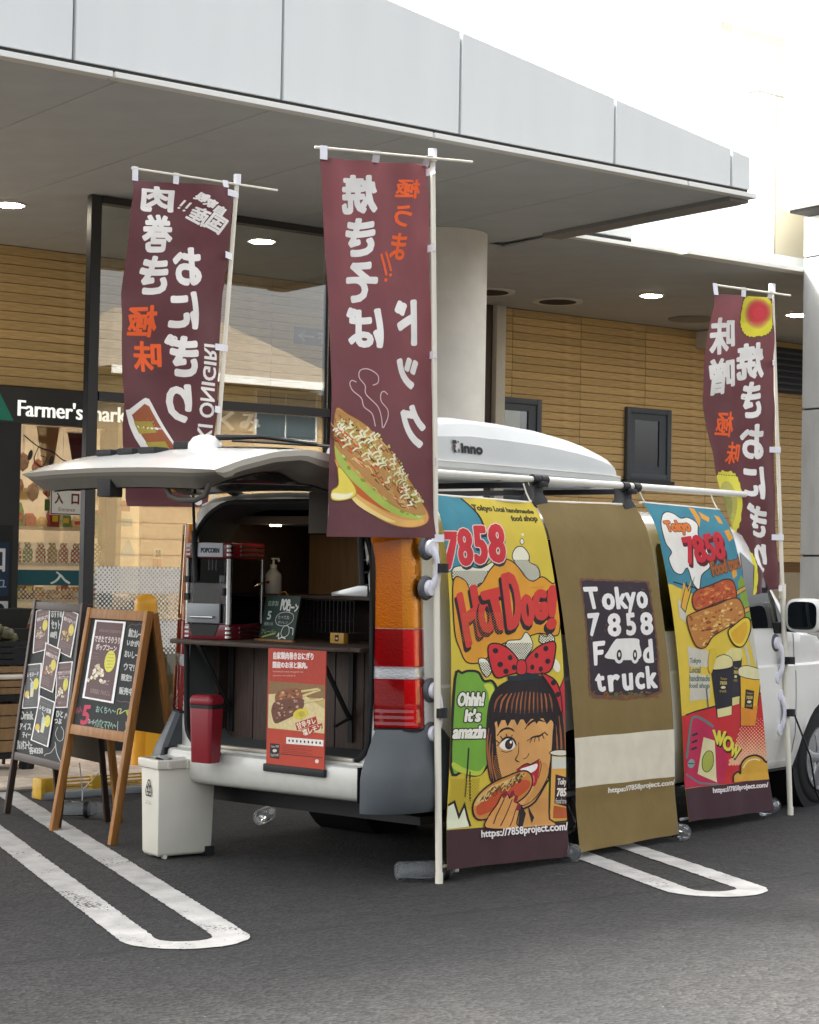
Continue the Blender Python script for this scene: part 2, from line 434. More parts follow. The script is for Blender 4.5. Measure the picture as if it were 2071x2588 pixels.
def paint_mat():
    m = mat("road_paint", (.52, .51, .485), rough=.8, col2=(.36, .35, .33), scale=7, bump=.25, bscale=90, detail=6)
    n, l = m.node_tree.nodes, m.node_tree.links
    tc = n.new("ShaderNodeTexCoord"); t = n.new("ShaderNodeTexNoise"); t.inputs["Scale"].default_value = 38; t.inputs["Detail"].default_value = 5
    l.new(tc.outputs["Object"], t.inputs["Vector"])
    r = n.new("ShaderNodeValToRGB"); r.color_ramp.elements[0].position = .24; r.color_ramp.elements[1].position = .31
    l.new(t.outputs["Fac"], r.inputs[0])
    t3 = n.new("ShaderNodeTexNoise"); t3.inputs["Scale"].default_value = 2.2; t3.inputs["Detail"].default_value = 6; t3.inputs["Distortion"].default_value = .6; l.new(tc.outputs["Object"], t3.inputs["Vector"])
    t4 = n.new("ShaderNodeTexNoise"); t4.inputs["Scale"].default_value = 75; t4.inputs["Detail"].default_value = 3; l.new(tc.outputs["Object"], t4.inputs["Vector"])
    sm_ = n.new("ShaderNodeMath"); sm_.operation = 'ADD'; l.new(t3.outputs["Fac"], sm_.inputs[0]); l.new(t4.outputs["Fac"], sm_.inputs[1])
    r2 = n.new("ShaderNodeValToRGB"); r2.color_ramp.elements[0].position = .70/2; r2.color_ramp.elements[1].position = .80/2; hf = n.new("ShaderNodeMath"); hf.operation = 'MULTIPLY'; hf.inputs[1].default_value = .5
    l.new(sm_.outputs[0], hf.inputs[0]); l.new(hf.outputs[0], r2.inputs[0])
    ml = n.new("ShaderNodeMath"); ml.operation = 'MULTIPLY'; l.new(r.outputs[0], ml.inputs[0]); l.new(r2.outputs[0], ml.inputs[1])
    l.new(ml.outputs[0], n["Principled BSDF"].inputs["Alpha"])
    return m
def ragged(pts, amp=.004, step=.021):       # chipped paint edge
    out = []
    for i, p in enumerate(pts):
        q = pts[(i+1) % len(pts)]; d = math.hypot(q[0]-p[0], q[1]-p[1]); k = max(1, int(d/step))
        for j in range(k):
            t = j/k; out.append((p[0]+(q[0]-p[0])*t+random.uniform(-amp, amp), p[1]+(q[1]-p[1])*t+random.uniform(-amp, amp)))
    return out
def u_marking(cx, cy, slope, length, name):
    # hairpin stall line: two stripes 0.15 wide joined by a round end, running away from the camera along (slope,1)
    d = Vector((slope, 1)).normalized(); s = Vector((d.y, -d.x)); c = Vector((cx, cy))
    def P(a, b): q = c+s*a+d*b; return (q.x, q.y)
    ro, ri = .262, .115
    out = [P(-ro, length)]+[P(ro*math.cos(R(180+180*i/14)), .9*ro*math.sin(R(180+180*i/14))) for i in range(15)]+[P(ro, length)]
    inn = [P(ri, length)]+[P(ri*math.cos(R(-180*i/10)), .8*ri*math.sin(R(-180*i/10))) for i in range(11)]+[P(-ri, length)]
    o = skin([ragged(out+inn)], lambda a, b: (a, b, .004), 9).build(name, paint_mat()); return struct(o)
u_marking(3.855, 6.60, .255, 5.3, "stall_marking")
u_marking(6.555, 6.32, .325, 4.0, "stall_marking.001")

# tiled walk in front of the shop: a bedding slab with separate pavers
M_TILE = mat("paver", '#c4b1a0', rough=.8, noise=.16, scale=14, bump=.2, bscale=120)
M_TILE2 = mat("paver_pale", '#cfc0ae', rough=.8, noise=.14, scale=11, bump=.2, bscale=120)
M_BED = mat("paver_joint", '#6d655c', rough=.9, noise=.2)
walk = struct(MB().box(-20, 11.28, -.05, 40, 15.80, .012).build("walkway", M_BED))
pm = [MB().box(-.146, -.146, 0, .146, .146, .02).mesh("paver", m, bevel=.004, seg=1) for m in (M_TILE, M_TILE2)]
for i in range(14):
    for j in range(6):
        link("paver", pm[random.random() < .4], walk, (4.55+.3*i, 11.44+.3*j, .009+random.uniform(0, .003)))

# ---------------------------------------------------------------- canopy over the walk
ZS = 4.33
M_PANEL = mat("canopy_panel", '#e6eae9', rough=.4, noise=.022, scale=1.6, stretch=(3, 1, .35), bump=.02, bscale=1.5)
M_SOFFIT = mat("soffit_board", '#c8cccb', rough=.75, noise=.05, scale=3)
M_TRIM = mat("white_trim", '#eeeee9', rough=.35)
M_GAP = mat("shadow_gap", '#34322f', rough=.8)
M_GREY = mat("grey_edge_trim", '#8b8b88', rough=.5, noise=.05)
can = thing("entrance_canopy", "deep flat canopy with tapering pale panelled fascia over the shop front", "canopy", (6, 12, 0))
def wb(name, mats, parent, mb, **k):     # world coordinates -> child of an unrotated thing
    L = parent.location; mb.v = [(a-L.x, b-L.y, c-L.z) for a, b, c in mb.v]; return mb.build(name, mats, parent, **k)
ztop = lambda x: 4.637+.158*(10.57-x)
J = [-2.2, -.78, .65, 2.07, 3.49, 4.92, 6.354, 7.769, 9.177, 10.369, 10.572]
for a, b in zip(J[:-1], J[1:]):
    a2, b2 = a+.009, b-(.009 if b < 10.5 else 0)
    m = MB().add([(a2,9.9,4.39),(b2,9.9,4.39),(b2,9.9,ztop(b2)),(a2,9.9,ztop(a2)),(a2,9.935,4.39),(b2,9.935,4.39),(b2,9.935,ztop(b2)),(a2,9.935,ztop(a2))],
                 [(0,1,2,3),(7,6,5,4),(0,4,5,1),(1,5,6,2),(2,6,7,3),(3,7,4,0)])
    wb("fascia_panel", M_PANEL, can, m, bevel=.004, seg=1)
wb("fascia_backing", mat("joint_grey", '#b9bebb', rough=.7), can, MB().add([(-2.2,9.94,4.35),(10.55,9.94,4.35),(10.55,9.94,4.634),(-2.2,9.94,6.645),(-2.2,10.1,4.35),(10.55,10.1,4.35),(10.55,10.1,4.634),(-2.2,10.1,6.645)],
   [(0,1,2,3),(7,6,5,4),(0,4,5,1),(1,5,6,2),(2,6,7,3),(3,7,4,0)]))
for a, b in zip([-1.9, .455, 2.81, 5.172, 7.535, 9.893], [.455, 2.81, 5.172, 7.535, 9.893, 10.63]):
    wb("edge_trim", M_TRIM, can, MB().box(a+.008, 9.875, 4.326, b-.008, 9.955, 4.362), bevel=.003, seg=1)
wb("drip_gap", M_GAP, can, MB().box(-2.2, 9.912, 4.364, 10.56, 9.938, 4.388))
wb("end_trim", M_GREY, can, MB().box(10.42, 9.958, 4.30, 10.62, 12.12, 4.332).box(10.56, 9.96, 4.334, 10.60, 12.1, 4.62))
wb("canopy_deck", M_GAP, can, MB().box(-2.2, 10.12, 4.40, 10.54, 16.0, 4.50))
wb("canopy_deck", M_PANEL, can, MB().box(10.545, 12.2, 4.37, 22, 16.0, 4.50))
spm = {}
xs = [5.24+1.075*i for i in range(-7, 16)]
ys = [9.958, 10.93, 11.91, 12.89, 13.87, 14.85, 15.84]
for i in range(len(xs)-1):
    for j in range(6):
        x0, x1, y0, y1 = xs[i], xs[i+1], ys[j], ys[j+1]
        if x0 > 10.0 and y1 < 12.0: continue
        if x0 < 10.41 < x1 and y0 < 12.1: x1 = 10.415
        if x0 >= 10.41 and y0 < 12.14: y0 = 12.145
        if y1-y0 < .05 or x1-x0 < .05: continue
        k = (round(x1-x0, 3), round(y1-y0, 3))
        if k not in spm: spm[k] = MB().box(.004, .0015, 0, k[0]-.004, k[1]-.0015, .02).mesh("soffit_board", M_SOFFIT)
        link("soffit_board", spm[k], can, (x0-6, y0-12, ZS))
# the set-back edge beyond the front part
wb("edge_trim", M_TRIM, can, MB().box(10.64, 12.06, 4.326, 12.0, 12.14, 4.362), bevel=.003, seg=1)
wb("edge_trim", M_TRIM, can, MB().box(12.02, 12.00, 4.326, 16.0, 12.14, 4.366), bevel=.003, seg=1)
wb("drip_gap", M_GAP, can, MB().box(10.64, 12.09, 4.366, 11.42, 12.12, 4.395))
wb("fascia_panel", M_PANEL, can, MB().box(10.64, 12.08, 4.40, 11.42, 12.14, 4.95), bevel=.004, seg=1)

# ---------------------------------------------------------------- shop building: boarded wall, glazed entrance
YW = 15.85
bld = thing("shop_building", "wood boarded shop wall with dark framed windows and lit glazed entrance", "building", (10, YW, 0))
def wood_mat(name, c1, c2, st, rough=.65, sc=6.0):
    m = mat(name, c1, rough=rough, col2=c2, scale=sc, stretch=st, bump=.15, bscale=30, detail=8)
    n, l = m.node_tree.nodes, m.node_tree.links     # a little difference from piece to piece
    oi = n.new("ShaderNodeObjectInfo"); mr = n.new("ShaderNodeMapRange"); mr.inputs[3].default_value = .86; mr.inputs[4].default_value = 1.1
    l.new(oi.outputs["Random"], mr.inputs[0]); hsv = n.new("ShaderNodeHueSaturation")
    b = n["Principled BSDF"]; src = b.inputs["Base Color"].links[0].from_socket
    l.new(src, hsv.inputs["Color"]); l.new(mr.outputs[0], hsv.inputs["Value"]); l.new(hsv.outputs[0], b.inputs["Base Color"]); return m
M_SIDING = wood_mat("siding_board", '#dcc08a', '#c8a66e', (1.2, 6, 14))
M_SJOINT = mat("siding_joint", '#6f522f', rough=.9)
wb("wall_backing", M_SJOINT, bld, MB().box(-6, YW, 3.04, 12.86, YW+.2, 4.36).box(12.86, YW, 0, 24, YW+.2, 4.36))
pl = {}
def planks(x0, x1, z0, z1, step, off=0):
    P = .0845; z = 4.325; 
    while z-P > z0:
        x = x0
        while x < x1-.02:
            xe = min(x1, x0+off+step*(math.floor((x-x0-off)/step+1e-6)+1)); k = round(xe-x, 3)
            if k not in pl: pl[k] = MB().box(.0015, -.014, .0045, k-.0015, -.001, P-.0005).mesh("siding_board", M_SIDING, bevel=.003, seg=1)
            link("siding_board", pl[k], bld, (x-10, 0, z-P)); x = xe
        z -= P
planks(6.9, 12.78, 3.05, 4.33, 1.0, .2)
planks(13.03, 18.2, 1.55, 4.33, 1.0, .18)
wb("plinth", mat("plinth_render", '#a99a7e', rough=.85, noise=.08, scale=4), bld, MB().box(13.032, YW-.012, .013, 24, YW-.001, 1.50).box(18.21, YW-.012, 1.51, 24, YW-.001, 4.32))
M_DARK = mat("dark_frame", '#23262a', rough=.45)
M_SLATE = mat("slate_frame", '#4a525c', rough=.45)
M_WPOST = mat("cream_post", '#d9d5ca', rough=.6, noise=.04)
wb("downpipe", M_WPOST, bld, MB().box(12.90, YW-.12, 0, 13.03, YW-.016, 4.328), bevel=.01)
wb("dark_post", mat("brown_post", '#4b4038', rough=.6), bld, MB().box(12.80, YW-.05, 0, 12.895, YW-.002, 4.328))
# windows
M_ROOMDK = mat("dim_room", '#3a3f40', rough=.9); M_BLIND = mat("beige_blind", '#d9d3b2', rough=.8, noise=.08, scale=9)
M_PANE = glass("window_pane", (.93, .95, .95), 1.5, boost=.10)
def window(x0, x1, z0, z1, blind):
    w_ = wb("window", M_SLATE, bld, MB().box(x0-.06, YW-.07, z0-.07, x0+.005, YW-.015, z1+.06).box(x1-.005, YW-.07, z0-.07, x1+.06, YW-.015, z1+.06)
        .box(x0+.006, YW-.069, z1-.005, x1-.006, YW-.016, z1+.059).box(x0+.006, YW-.069, z0-.069, x1-.006, YW-.016, z0+.005), bevel=.006)
    L = Vector((10, YW, 0))
    def sub(nm, mt, mb): mb.v = [(a-10, b-YW, c) for a, b, c in mb.v]; return mb.build(nm, mt, w_)
    sub("sash", M_SLATE, MB().box(x0+.006, YW-.05, z0+.006, x0+.075, YW-.03, z1-.006).box(x1-.115, YW-.05, z0+.006, x1-.006, YW-.03, z1-.006).box(x0+.076, YW-.05, z1-.08, x1-.116, YW-.03, z1-.006).box(x0+.076, YW-.05, z0+.006, x1-.116, YW-.03, z0+.09))
    sub("window_room", M_ROOMDK, MB().box(x0+.004, YW-.024, z0+.004, x1-.004, YW-.018, z1-.004))
    sub("blind", M_BLIND, MB().box(*blind[:1], YW-.029, z0+.09, blind[1], YW-.026, z1-.08))
    sub("pane", M_PANE, MB().box(x0+.074, YW-.036, z0+.088, x1-.114, YW-.033, z1-.078))
    sub("sill", M_DARK, MB().box(x0-.09, YW-.10, z0-.115, x1+.09, YW-.016, z0-.071))
window(14.95, 15.53, 2.60, 3.30, (15.03, 15.24))
window(12.98, 13.54, 2.30, 3.29, (13.06, 13.32))
wb("wall_box", M_WPOST, bld, MB().box(16.02, YW-.35, 4.12, 16.9, YW-.016, 4.32))
# louvre and small openings near the square pillar
lv = wb("louvre", M_DARK, bld, MB().box(17.0, YW-.08, 3.70, 18.2, YW-.015, 4.25))
for i in range(7): m = MB().box(6.97, -.12, 3.72+.075*i, 8.18, -.082, 3.745+.075*i); m.build("louvre_slat", M_SLATE, lv)

# entrance: sign band, door frames, glass, and the lit room behind
M_BAND = mat("sign_band", '#2b2d2f', rough=.4)
band = wb("sign_band", M_BAND, bld, MB().box(-2, YW-.10, 2.72, 12.78, YW-.005, 3.045))
pr = Print([(0, 0), (100, 0), (100, 100), (0, 100)], flat_surf((-2.9, -.10, 3.045), (4, 0, 0), (0, 0, -.325), (0, -1, 0)), (4, .325), L=9)
INK[('sign_glow', .7)] = mat("lit_letters", '#f4f4f0', emit='#fdfdf6', estr=.2)
pr.text("Farmer's market", (6.5, 34, 37.5, 80), 'sign_glow', bold=.16)
pr.text("来楽", (41.5, 28, 51.5, 78), 'd8d4cc', bold=.3)
pr.text("くみ", (60, 25, 70.5, 80), 'd8d8d6', bold=.4)
pr.poly([(-2, 95), (1.5, 10), (5.5, 95)], '2f8f7d')
pr.build("lettering", band)
def bar_part(name, m, *bs):
    mb = MB()
    for b_ in bs: mb.box(*b_)
    return wb(name, m, bld, mb)
bar_part("door_jamb", M_DARK, (7.02, YW-.09, 0, 7.40, YW+.06, 2.72))
bar_part("door_jamb", M_DARK, (8.27, YW-.09, 0, 8.43, YW+.06, 2.72))
bar_part("door_jamb", M_DARK, (10.75, YW-.09, 0, 10.95, YW+.06, 2.72))
M_PINKWALL = mat("inner_wall", '#c9a58c', rough=.8, noise=.05)
bar_part("side_wall", M_PINKWALL, (8.68, YW-.03, .75, 9.9, YW+.02, 2.72))
bar_part("side_wall", mat("low_wall", '#8a857c', rough=.8), (8.431, YW-.04, 0, 10.75, YW+.03, .75))
bar_part("side_wall", M_PINKWALL, (10.95, YW-.03, 0, 12.78, YW+.02, 2.72))
M_DOORG = glass("door_glass", (.96, .97, .96), 1.45)
dg = bar_part("door_glass", M_DOORG, (7.40, YW-.03, 0.02, 8.27, YW-.02, 2.70))
bar_part("door_glass", M_DOORG, (8.431, YW-.03, .76, 8.675, YW-.02, 2.70))
bar_part("door_glass", M_DOORG, (9.905, YW-.03, .76, 10.745, YW-.02, 2.70))
def on_glass(x0, z1, w_, h_, y=YW-.034): return flat_surf((x0-10, y-YW, z1), (w_, 0, 0), (0, 0, -h_), (0, -1, 0))
p2 = Print([(0,0),(87,0),(87,270),(0,270)], on_glass(7.40, 2.70, .87, 2.70), (.87, 2.7), L=9)
p2.rect(0, 130, 87, 144, '1e5660'); p2.text("入 口", (35, 131.5, 80, 142.5), 'd9e4df', bold=.3)
p2.line([(5, 8), (20, 18), (34, 22), (48, 30), (66, 28), (86, 22)], 1.2, '2a2a26', curve=5)
p2.line([(20, 18), (16, 30), (24, 36), (28, 28), (22, 26)], .9, '2a2a26', curve=5); p2.line([(48, 30), (42, 44), (50, 50), (54, 42), (49, 40)], .9, '2a2a26', curve=5)
for x, y in ((33, 30), (64, 36), (72, 44), (70, 52), (12, 26)): p2.ell(x, y, 2.2, 5, '33342d', 15)
p2.build("lettering", dg)
p3 = Print([(0,0),(87,0),(87,270),(0,270)], on_glass(7.40, 2.70, .87, 2.70, YW-.0345), (.87, 2.7), L=9)
def dotband(x, y): return 1 if (y < 129 or y > 146) and not (x < 20 and y > 165) else 0
p3.dots(dotband, 2, 106, 86, 172, 4.2, 1.15, 'cfc9b2'); p3.build("dot_film", dg, kind="stuff")
esn = bar_part("entrance_board", mat("board_white", '#d9dcd6', rough=.5), (7.72, YW-.055, 1.905, 8.045, YW-.045, 2.145))
pe = Print([(0,0),(100,0),(100,75),(0,75)], on_glass(7.72, 2.145, .325, .24, YW-.0555), (.325, .24), L=9)
pe.line([(3, 3), (97, 3), (97, 72), (3, 72)], 3, '6b2f33', closed=True); pe.text("入", (14, 12, 38, 42), '6b2a2a', bold=1.2); pe.text("口", (66, 14, 88, 42), '6b2a2a', bold=1.4); pe.text("Entrance", (26, 53, 76, 64), '8a4a44'); pe.build("lettering", esn)
# stickers on the sidelight and wall
st = [(8.45, 1.96, .09, .10, 'a8483c', ''), (8.45, 1.82, .12, .07, '9fb0a8', ''), (8.80, 1.52, .10, .10, 'c9b9a0', '禁'), (8.80, 1.40, .09, .12, 'c65a38', '火'), (9.2, 2.18, .38, .06, 'd9cfc0', ''), (8.10, 1.70, .12, .22, '3c6b46', '特')]
for x, z, a, b_, c, t in st:
    q = bar_part("sticker", ink(c), (x, YW-.052, z, x+a, YW-.048, z+b_))
    if t: pp = Print([(0,0),(1,0),(1,1),(0,1)], on_glass(x, z+b_, a, b_, YW-.0525), (a, b_), L=9); pp.text(t, (.2, .15, .8, .85), '2c2622', bold=.02); pp.build("lettering", q)
for x in (8.44, 8.62-.15+.66):
    q = MB().add([(x, YW-.06, 1.53), (x+.17, YW-.06, 1.53), (x+.085, YW-.06, 1.72), (x, YW-.056, 1.53), (x+.17, YW-.056, 1.53), (x+.085, YW-.056, 1.72)], [(0,1,2),(5,4,3),(0,3,4,1),(1,4,5,2),(2,5,3,0)])
    wb("warning_sticker", mat("sticker_grey", '#b8c2be', rough=.5), bld, q)
# room behind the door glass
M_ROOM = mat("shop_wall", '#ddd2bf', rough=.8, noise=.05); M_SHFL = mat("shop_floor", '#b8a890', rough=.5)
room = bar_part("shop_room", M_ROOM, (6.0, 21.5, 0, 13, 21.6, 3.2), (5.9, 16.1, 0, 6.0, 21.6, 3.2), (12.9, 16.1, 0, 13.0, 21.6, 3.2))
bar_part("shop_floor", M_SHFL, (6.0, 16.05, .0, 12.9, 21.5, .014))
bar_part("shop_ceiling", M_ROOM, (5.9, 16.05, 3.2, 13.0, 21.6, 3.25))
M_LAMP = mat("shop_lamp", '#fff2d8', emit='#fff0dc', estr=2.2)
for y in (17.2, 19.0, 20.6): bar_part("shop_light", M_LAMP, (6.6, y, 3.16, 12.4, y+.16, 3.195))

# ---------------------------------------------------------------- glass screen sheltering the entrance
YG = 13.19
gs = thing("glass_wind_screen", "tall dark framed glass screen reflecting a house, dotted band across it", "glass screen", (7.8, YG, 0))
M_SCREEN = glass("screen_glass", (.90, .92, .91), 1.6, boost=.035)
wb("post", M_DARK, gs, MB().box(6.722, YG-.035, 0, 6.812, YG+.045, 4.325), bevel=.004, seg=1)
wb("post", M_DARK, gs, MB().box(8.985, YG-.06, 0, 9.09, YG+.10, 4.325), bevel=.004, seg=1)
wb("post", M_DARK, gs, MB().box(9.75, YG-.06, 0, 9.83, YG+.10, 4.325), bevel=.004, seg=1)
for a, b in ((6.816, 8.984), (9.091, 9.749)):
    wb("head_rail", M_DARK, gs, MB().box(a, YG-.04, 4.27, b, YG+.06, 4.325))
    wb("transom", M_DARK, gs, MB().box(a, YG-.045, 2.735, b, YG+.06, 2.805))
    wb("base_rail", M_DARK, gs, MB().box(a, YG-.045, .014, b, YG+.06, .16))
    wb("pane", M_SCREEN, gs, MB().box(a, YG, .161, b, YG+.01, 2.734))
    wb("pane", M_SCREEN, gs, MB().box(a, YG, 2.806, b, YG+.01, 4.269))
p4 = Print([(0,0),(217,0),(217,273),(0,273)], flat_surf((-.98, -.003, 2.73), (2.17, 0, 0), (0, 0, -2.73), (0, -1, 0)), (2.17, 2.73), L=9)
p4.dots(lambda x, y: 1 if (128 < y < 149 or 170 < y < 191) else .7, 3, 129, 214, 196, 3.7, 1.42, 'f0f0ea', n=8)
p4.build("dot_film", gs, kind="stuff")

# round and square columns
col = thing("round_column", "thick round cream column holding up the canopy", "column", (9.83, 12.74, 0))
MB().lathe([(.385, .01), (.385, 4.328)], n=48).build("shaft", mat("column_paint", '#f0ece2', rough=.7, noise=.05, scale=5, bump=.1, bscale=60), col, smooth=True)
MB().lathe([(.388, 2.2), (.388, 2.206)], n=48).build("joint", M_GREY, col, smooth=True)
pil = thing("square_pillar", "square metal clad pillar with panel joints at the end of the canopy", "pillar", (13.9, 11.5, 0))
M_STEEL = mat("brushed_cladding", '#d6d8d6', rough=.42, metal=.25, noise=.12, scale=3, stretch=(2, 2, .6))
for z0, z1 in ((.01, 1.65), (1.665, 3.02), (3.035, 4.45), (4.465, 4.84)): wb("cladding_panel", M_STEEL, pil, MB().box(13.55, 11.0, z0, 14.3, 12.0, z1), bevel=.006, seg=1)
wb("core", M_GAP, pil, MB().box(13.57, 11.02, .005, 14.28, 11.98, 4.84))
blk = thing("white_sign_block", "big plain white block carried on the square pillar", "sign block", (15, 10.4, 4.85))
wb("shell", mat("block_white", '#fafaf8', rough=.5), blk, MB().box(13.255, 8.6, 4.87, 17, 12.0, 11), bevel=.01)
wb("soffit_lip", M_GAP, blk, MB().box(13.30, 8.7, 4.842, 16.9, 11.95, 4.868))
tw = thing("upper_storey", "pale upper storey wall and recessed balcony behind the white block", "building", (15, 13, 4.4))
M_UP = mat("upper_wall", '#efece2', rough=.6, noise=.03); M_UPB = mat("upper_beige", '#cbc3ad', rough=.7)
wb("wall_panel", M_UP, tw, MB().box(13.32, 12.4, 4.52, 13.585, 12.6, 6.07))
wb("wall_panel", M_UPB, tw, MB().box(13.60, 12.4, 4.52, 16, 12.6, 6.07))
wb("balcony_edge", mat("edge_white", '#f5f5f2', rough=.4), tw, MB().box(13.30, 12.34, 6.09, 16, 12.7, 6.20))
wb("balcony_wall", M_UPB, tw, MB().box(13.7, 13.4, 6.2, 18, 13.6, 7.4))
wb("balcony_soffit", M_UPB, tw, MB().box(13.3, 12.36, 7.05, 18, 13.42, 7.15))
wb("wall_light", M_GREY, tw, MB().box(13.34, 12.9, 6.78, 13.5, 13.0, 6.86))

# ceiling lamps and vents
M_GLOW = mat("lamp_glow", '#fff6e4', emit='#fff0d8', estr=30.0)
M_RING = mat("lamp_ring", '#e8e6e0', rough=.4)
def downlight(x, y, label):
    t = thing("ceiling_downlight", label, "ceiling light", (x, y, 4.33), group="round downlights in the canopy soffit")
    MB().lathe([(.135, -.012), (.135, -.001), (.105, -.001), (.105, -.012)], n=28).build("ring", M_RING, t, smooth=True)
    MB().lathe([(.104, -.0165), (.104, -.004)], n=28).build("lens", M_GLOW, t, smooth=True)
downlight(6.42, 13.99, "lit downlight in the soffit beside the tall dark post at the entrance")
downlight(8.84, 14.05, "lit downlight seen between the two maroon flags")
downlight(13.59, 14.08, "lit downlight in the soffit above the slate framed window")
downlight(15.76, 14.04, "lit downlight half hidden behind the metal clad pillar")
def vent(x, y, label):
    t = thing("ceiling_vent", label, "vent", (x, y, 4.33), group="round air vents in the canopy soffit")
    MB().lathe([(.27, -.014), (.27, -.001), (.20, -.001), (.20, -.014)], n=32).build("ring", M_GREY if x > 14 else M_RING, t, smooth=True)
    MB().lathe([(.199, -.0165), (.199, -.002)], n=32).build("opening", M_GAP if x < 14 else M_GREY, t, smooth=True)
vent(12.23, 15.05, "dark round vent partly hidden by the round column")
vent(13.19, 15.08, "dark round vent in the soffit right of the round column")
vent(15.21, 15.09, "pale round vent in the soffit above the boarded wall by the flag")

# house and block of flats across the road behind the viewer: what the glass screen reflects
M_HW = mat("house_wall", '#c9ab7d', rough=.8, noise=.06); M_HR = mat("house_roof", '#8d8478', rough=.8, noise=.15, scale=3); M_HG = mat("house_pane", '#4d5a5e', rough=.15)
hs_ = thing("tiled_house", "beige two storey house with a tiled roof across the road", "house", (26.5, -18.5, 0))
wb("wall", M_HW, hs_, MB().box(22, -22, 0, 28.05, -15, 5.95))
for i in range(14): wb("siding_board", M_HW, hs_, MB().box(21.99, -15.02, .4*i+.05, 28.06, -14.98, .4*i+.43))
wb("roof", M_HR, hs_, MB().add([(21.4,-14.3,6.2),(28.7,-14.3,6.2),(28.7,-22.6,6.2),(21.4,-22.6,6.2),(23.6,-18.4,8.2),(26.6,-18.4,8.2)], [(0,1,5,4),(1,2,5),(2,3,4,5),(3,0,4),(0,3,2,1)]))
wb("eave", M_TRIM, hs_, MB().box(21.4, -14.28, 6.0, 28.7, -14.2, 6.2))
wi = wb("window", M_TRIM, hs_, MB().box(25.9, -14.98, 4.7, 27.8, -14.9, 6.0))
MB().box(-.53+.06-.1, 3.53+.07, 4.78, .27, 3.64, 5.92).box(.33, 3.60, 4.78, 1.22, 3.64, 5.92).build("pane", M_HG, wi)
# ================================================================ the van  (local frame: x forward, y towards the shop, z up)
VO, VR = (5.528, 7.104, 0), R(14.4)
_c, _s = math.cos(VR), math.sin(VR)
def VW(u, v, z=0): return (VO[0]+u*_c-v*_s, VO[1]+u*_s+v*_c, z)
van = thing("food_van", "white van turned into a food stall with its tailgate open", "van", VO, VR)
M_WHITE = mat("van_white", '#e2e2dd', rough=.24, coat=.6, noise=.05, scale=2.2, bump=.02, bscale=3)
M_GREYPL = mat("bumper_grey", '#4b5054', rough=.5, noise=.08, scale=8, bump=.05)
M_BLACK = mat("black_plastic", '#16171a', rough=.55)
M_RUBBER = mat("black_rubber", '#0d0e10', rough=.75)
M_VGLASS = mat("van_glass", '#0b0e10', rough=.06, coat=.8)
M_CHROME = mat("chrome", '#d8dadb', rough=.12, metal=1.0)
VC = .897
PROF = [(.28,.790),(.36,.822),(.46,.838),(.475,.846),(.60,.850),(.75,.850),(.88,.846),(.915,.845),(.93,.832),(1.05,.828),(1.13,.822),(1.20,.812),(1.35,.795),(1.50,.774),(1.62,.752),(1.70,.728),(1.755,.695),(1.80,.63),(1.83,.53),(1.848,.38),(1.856,.19),(1.858,0)]
def lerp_tab(tab, x):
    if x <= tab[0][0]: return tab[0][1]
    for (a, p), (b, q) in zip(tab, tab[1:]):
        if x <= b: return p+(q-p)*(x-a)/(b-a)
    return tab[-1][1]
def ksc(u): return lerp_tab([(-.06,.962),(-.02,.962),(.1,.975),(.5,1.0),(3.4,1.0),(3.9,.985),(4.25,.94),(4.45,.86)], u)
def hwv(z, u=1.0): return lerp_tab(PROF, z)*ksc(u)
def zr(u): return lerp_tab([(3.05,1.858),(3.25,1.82),(3.85,1.19),(4.1,1.08),(4.35,.92),(4.45,.80)], u)
WH = [(1.22,.30,.36),(4.15,.30,.365)]
def zarch(u):
    for c, z, r in WH:
        if abs(u-c) < r: return z+math.sqrt(r*r-(u-c)**2)
    return .43 if u < .42 else (.43-.15*(u-.42)/.1 if u < .52 else .28)
us = sorted(set([-.02,.02,.1,.2,.35,.42,.52,.6,.8,1.7,1.9,2.1,2.3,2.5,2.7,2.9,3.05,3.15,3.25,3.4,3.5,3.6,3.7,4.45]+[c+r*math.cos(R(180*i/14)) for c, z, r in WH for i in range(15) if c+r*math.cos(R(180*i/14)) < 4.45]))
body = MB()
for sg in (-1, 1):
    rings = []
    for u in us:
        ring = []
        for z, h in PROF:
            zz = z if z <= 1.1 else 1.1+(z-1.1)*(zr(u)-1.1)/(1.858-1.1)
            zz = min(zz, zr(u)) if zr(u) < 1.1 else zz
            zz = max(zz, zarch(u)); hh = h if zz == z or z > 1.1 else lerp_tab(PROF, zz)
            ring.append((u, VC+sg*hh*ksc(u), zz))
        rings.append(ring)
    body.loft(rings, closed=False)
# rear frame with its big opening
def rear_in(z): return .165 if z < 1.66 else .165*max(.25, 1-(z-1.66)/.2)
def half(z, u): return lerp_tab(PROF, z)*ksc(u)
seqs = ((-1, PROF), (1, PROF[::-1][1:]))
ringA = [(-.06, VC+sg*half(z, -.02), max(z, .43)) for sg, seq in seqs for z, h in seq]
ringM = [(-.165, VC+sg*max(0, half(z, -.02)-rear_in(z)*.80), max(z*.998, .43)) for sg, seq in seqs for z, h in seq]
outl = [(VC+sg*max(0, half(z, -.02)-rear_in(z)), max(.43, z*.985)) for sg, seq in seqs for z, h in seq]
ringB = [(-.19, a, b) for a, b in outl]
ring0 = [(-.02, VC+sg*half(z, -.02), max(z, .43)) for sg, seq in seqs for z, h in seq]
hole = arc(.395, .67, .11, 180, 270, 5)+arc(1.399, .67, .11, 270, 360, 5)+[(1.520,.9),(1.520,1.2)]+arc(1.185, 1.475, .33, 0, 90, 9)+arc(.609, 1.475, .33, 90, 180, 9)+[(.274,1.2),(.274,.9)]
skin([outl, hole], lambda a, b: (-.19, a, b), .12, body)
body.loft([ring0, ringA, ringM, ringB], closed=False)
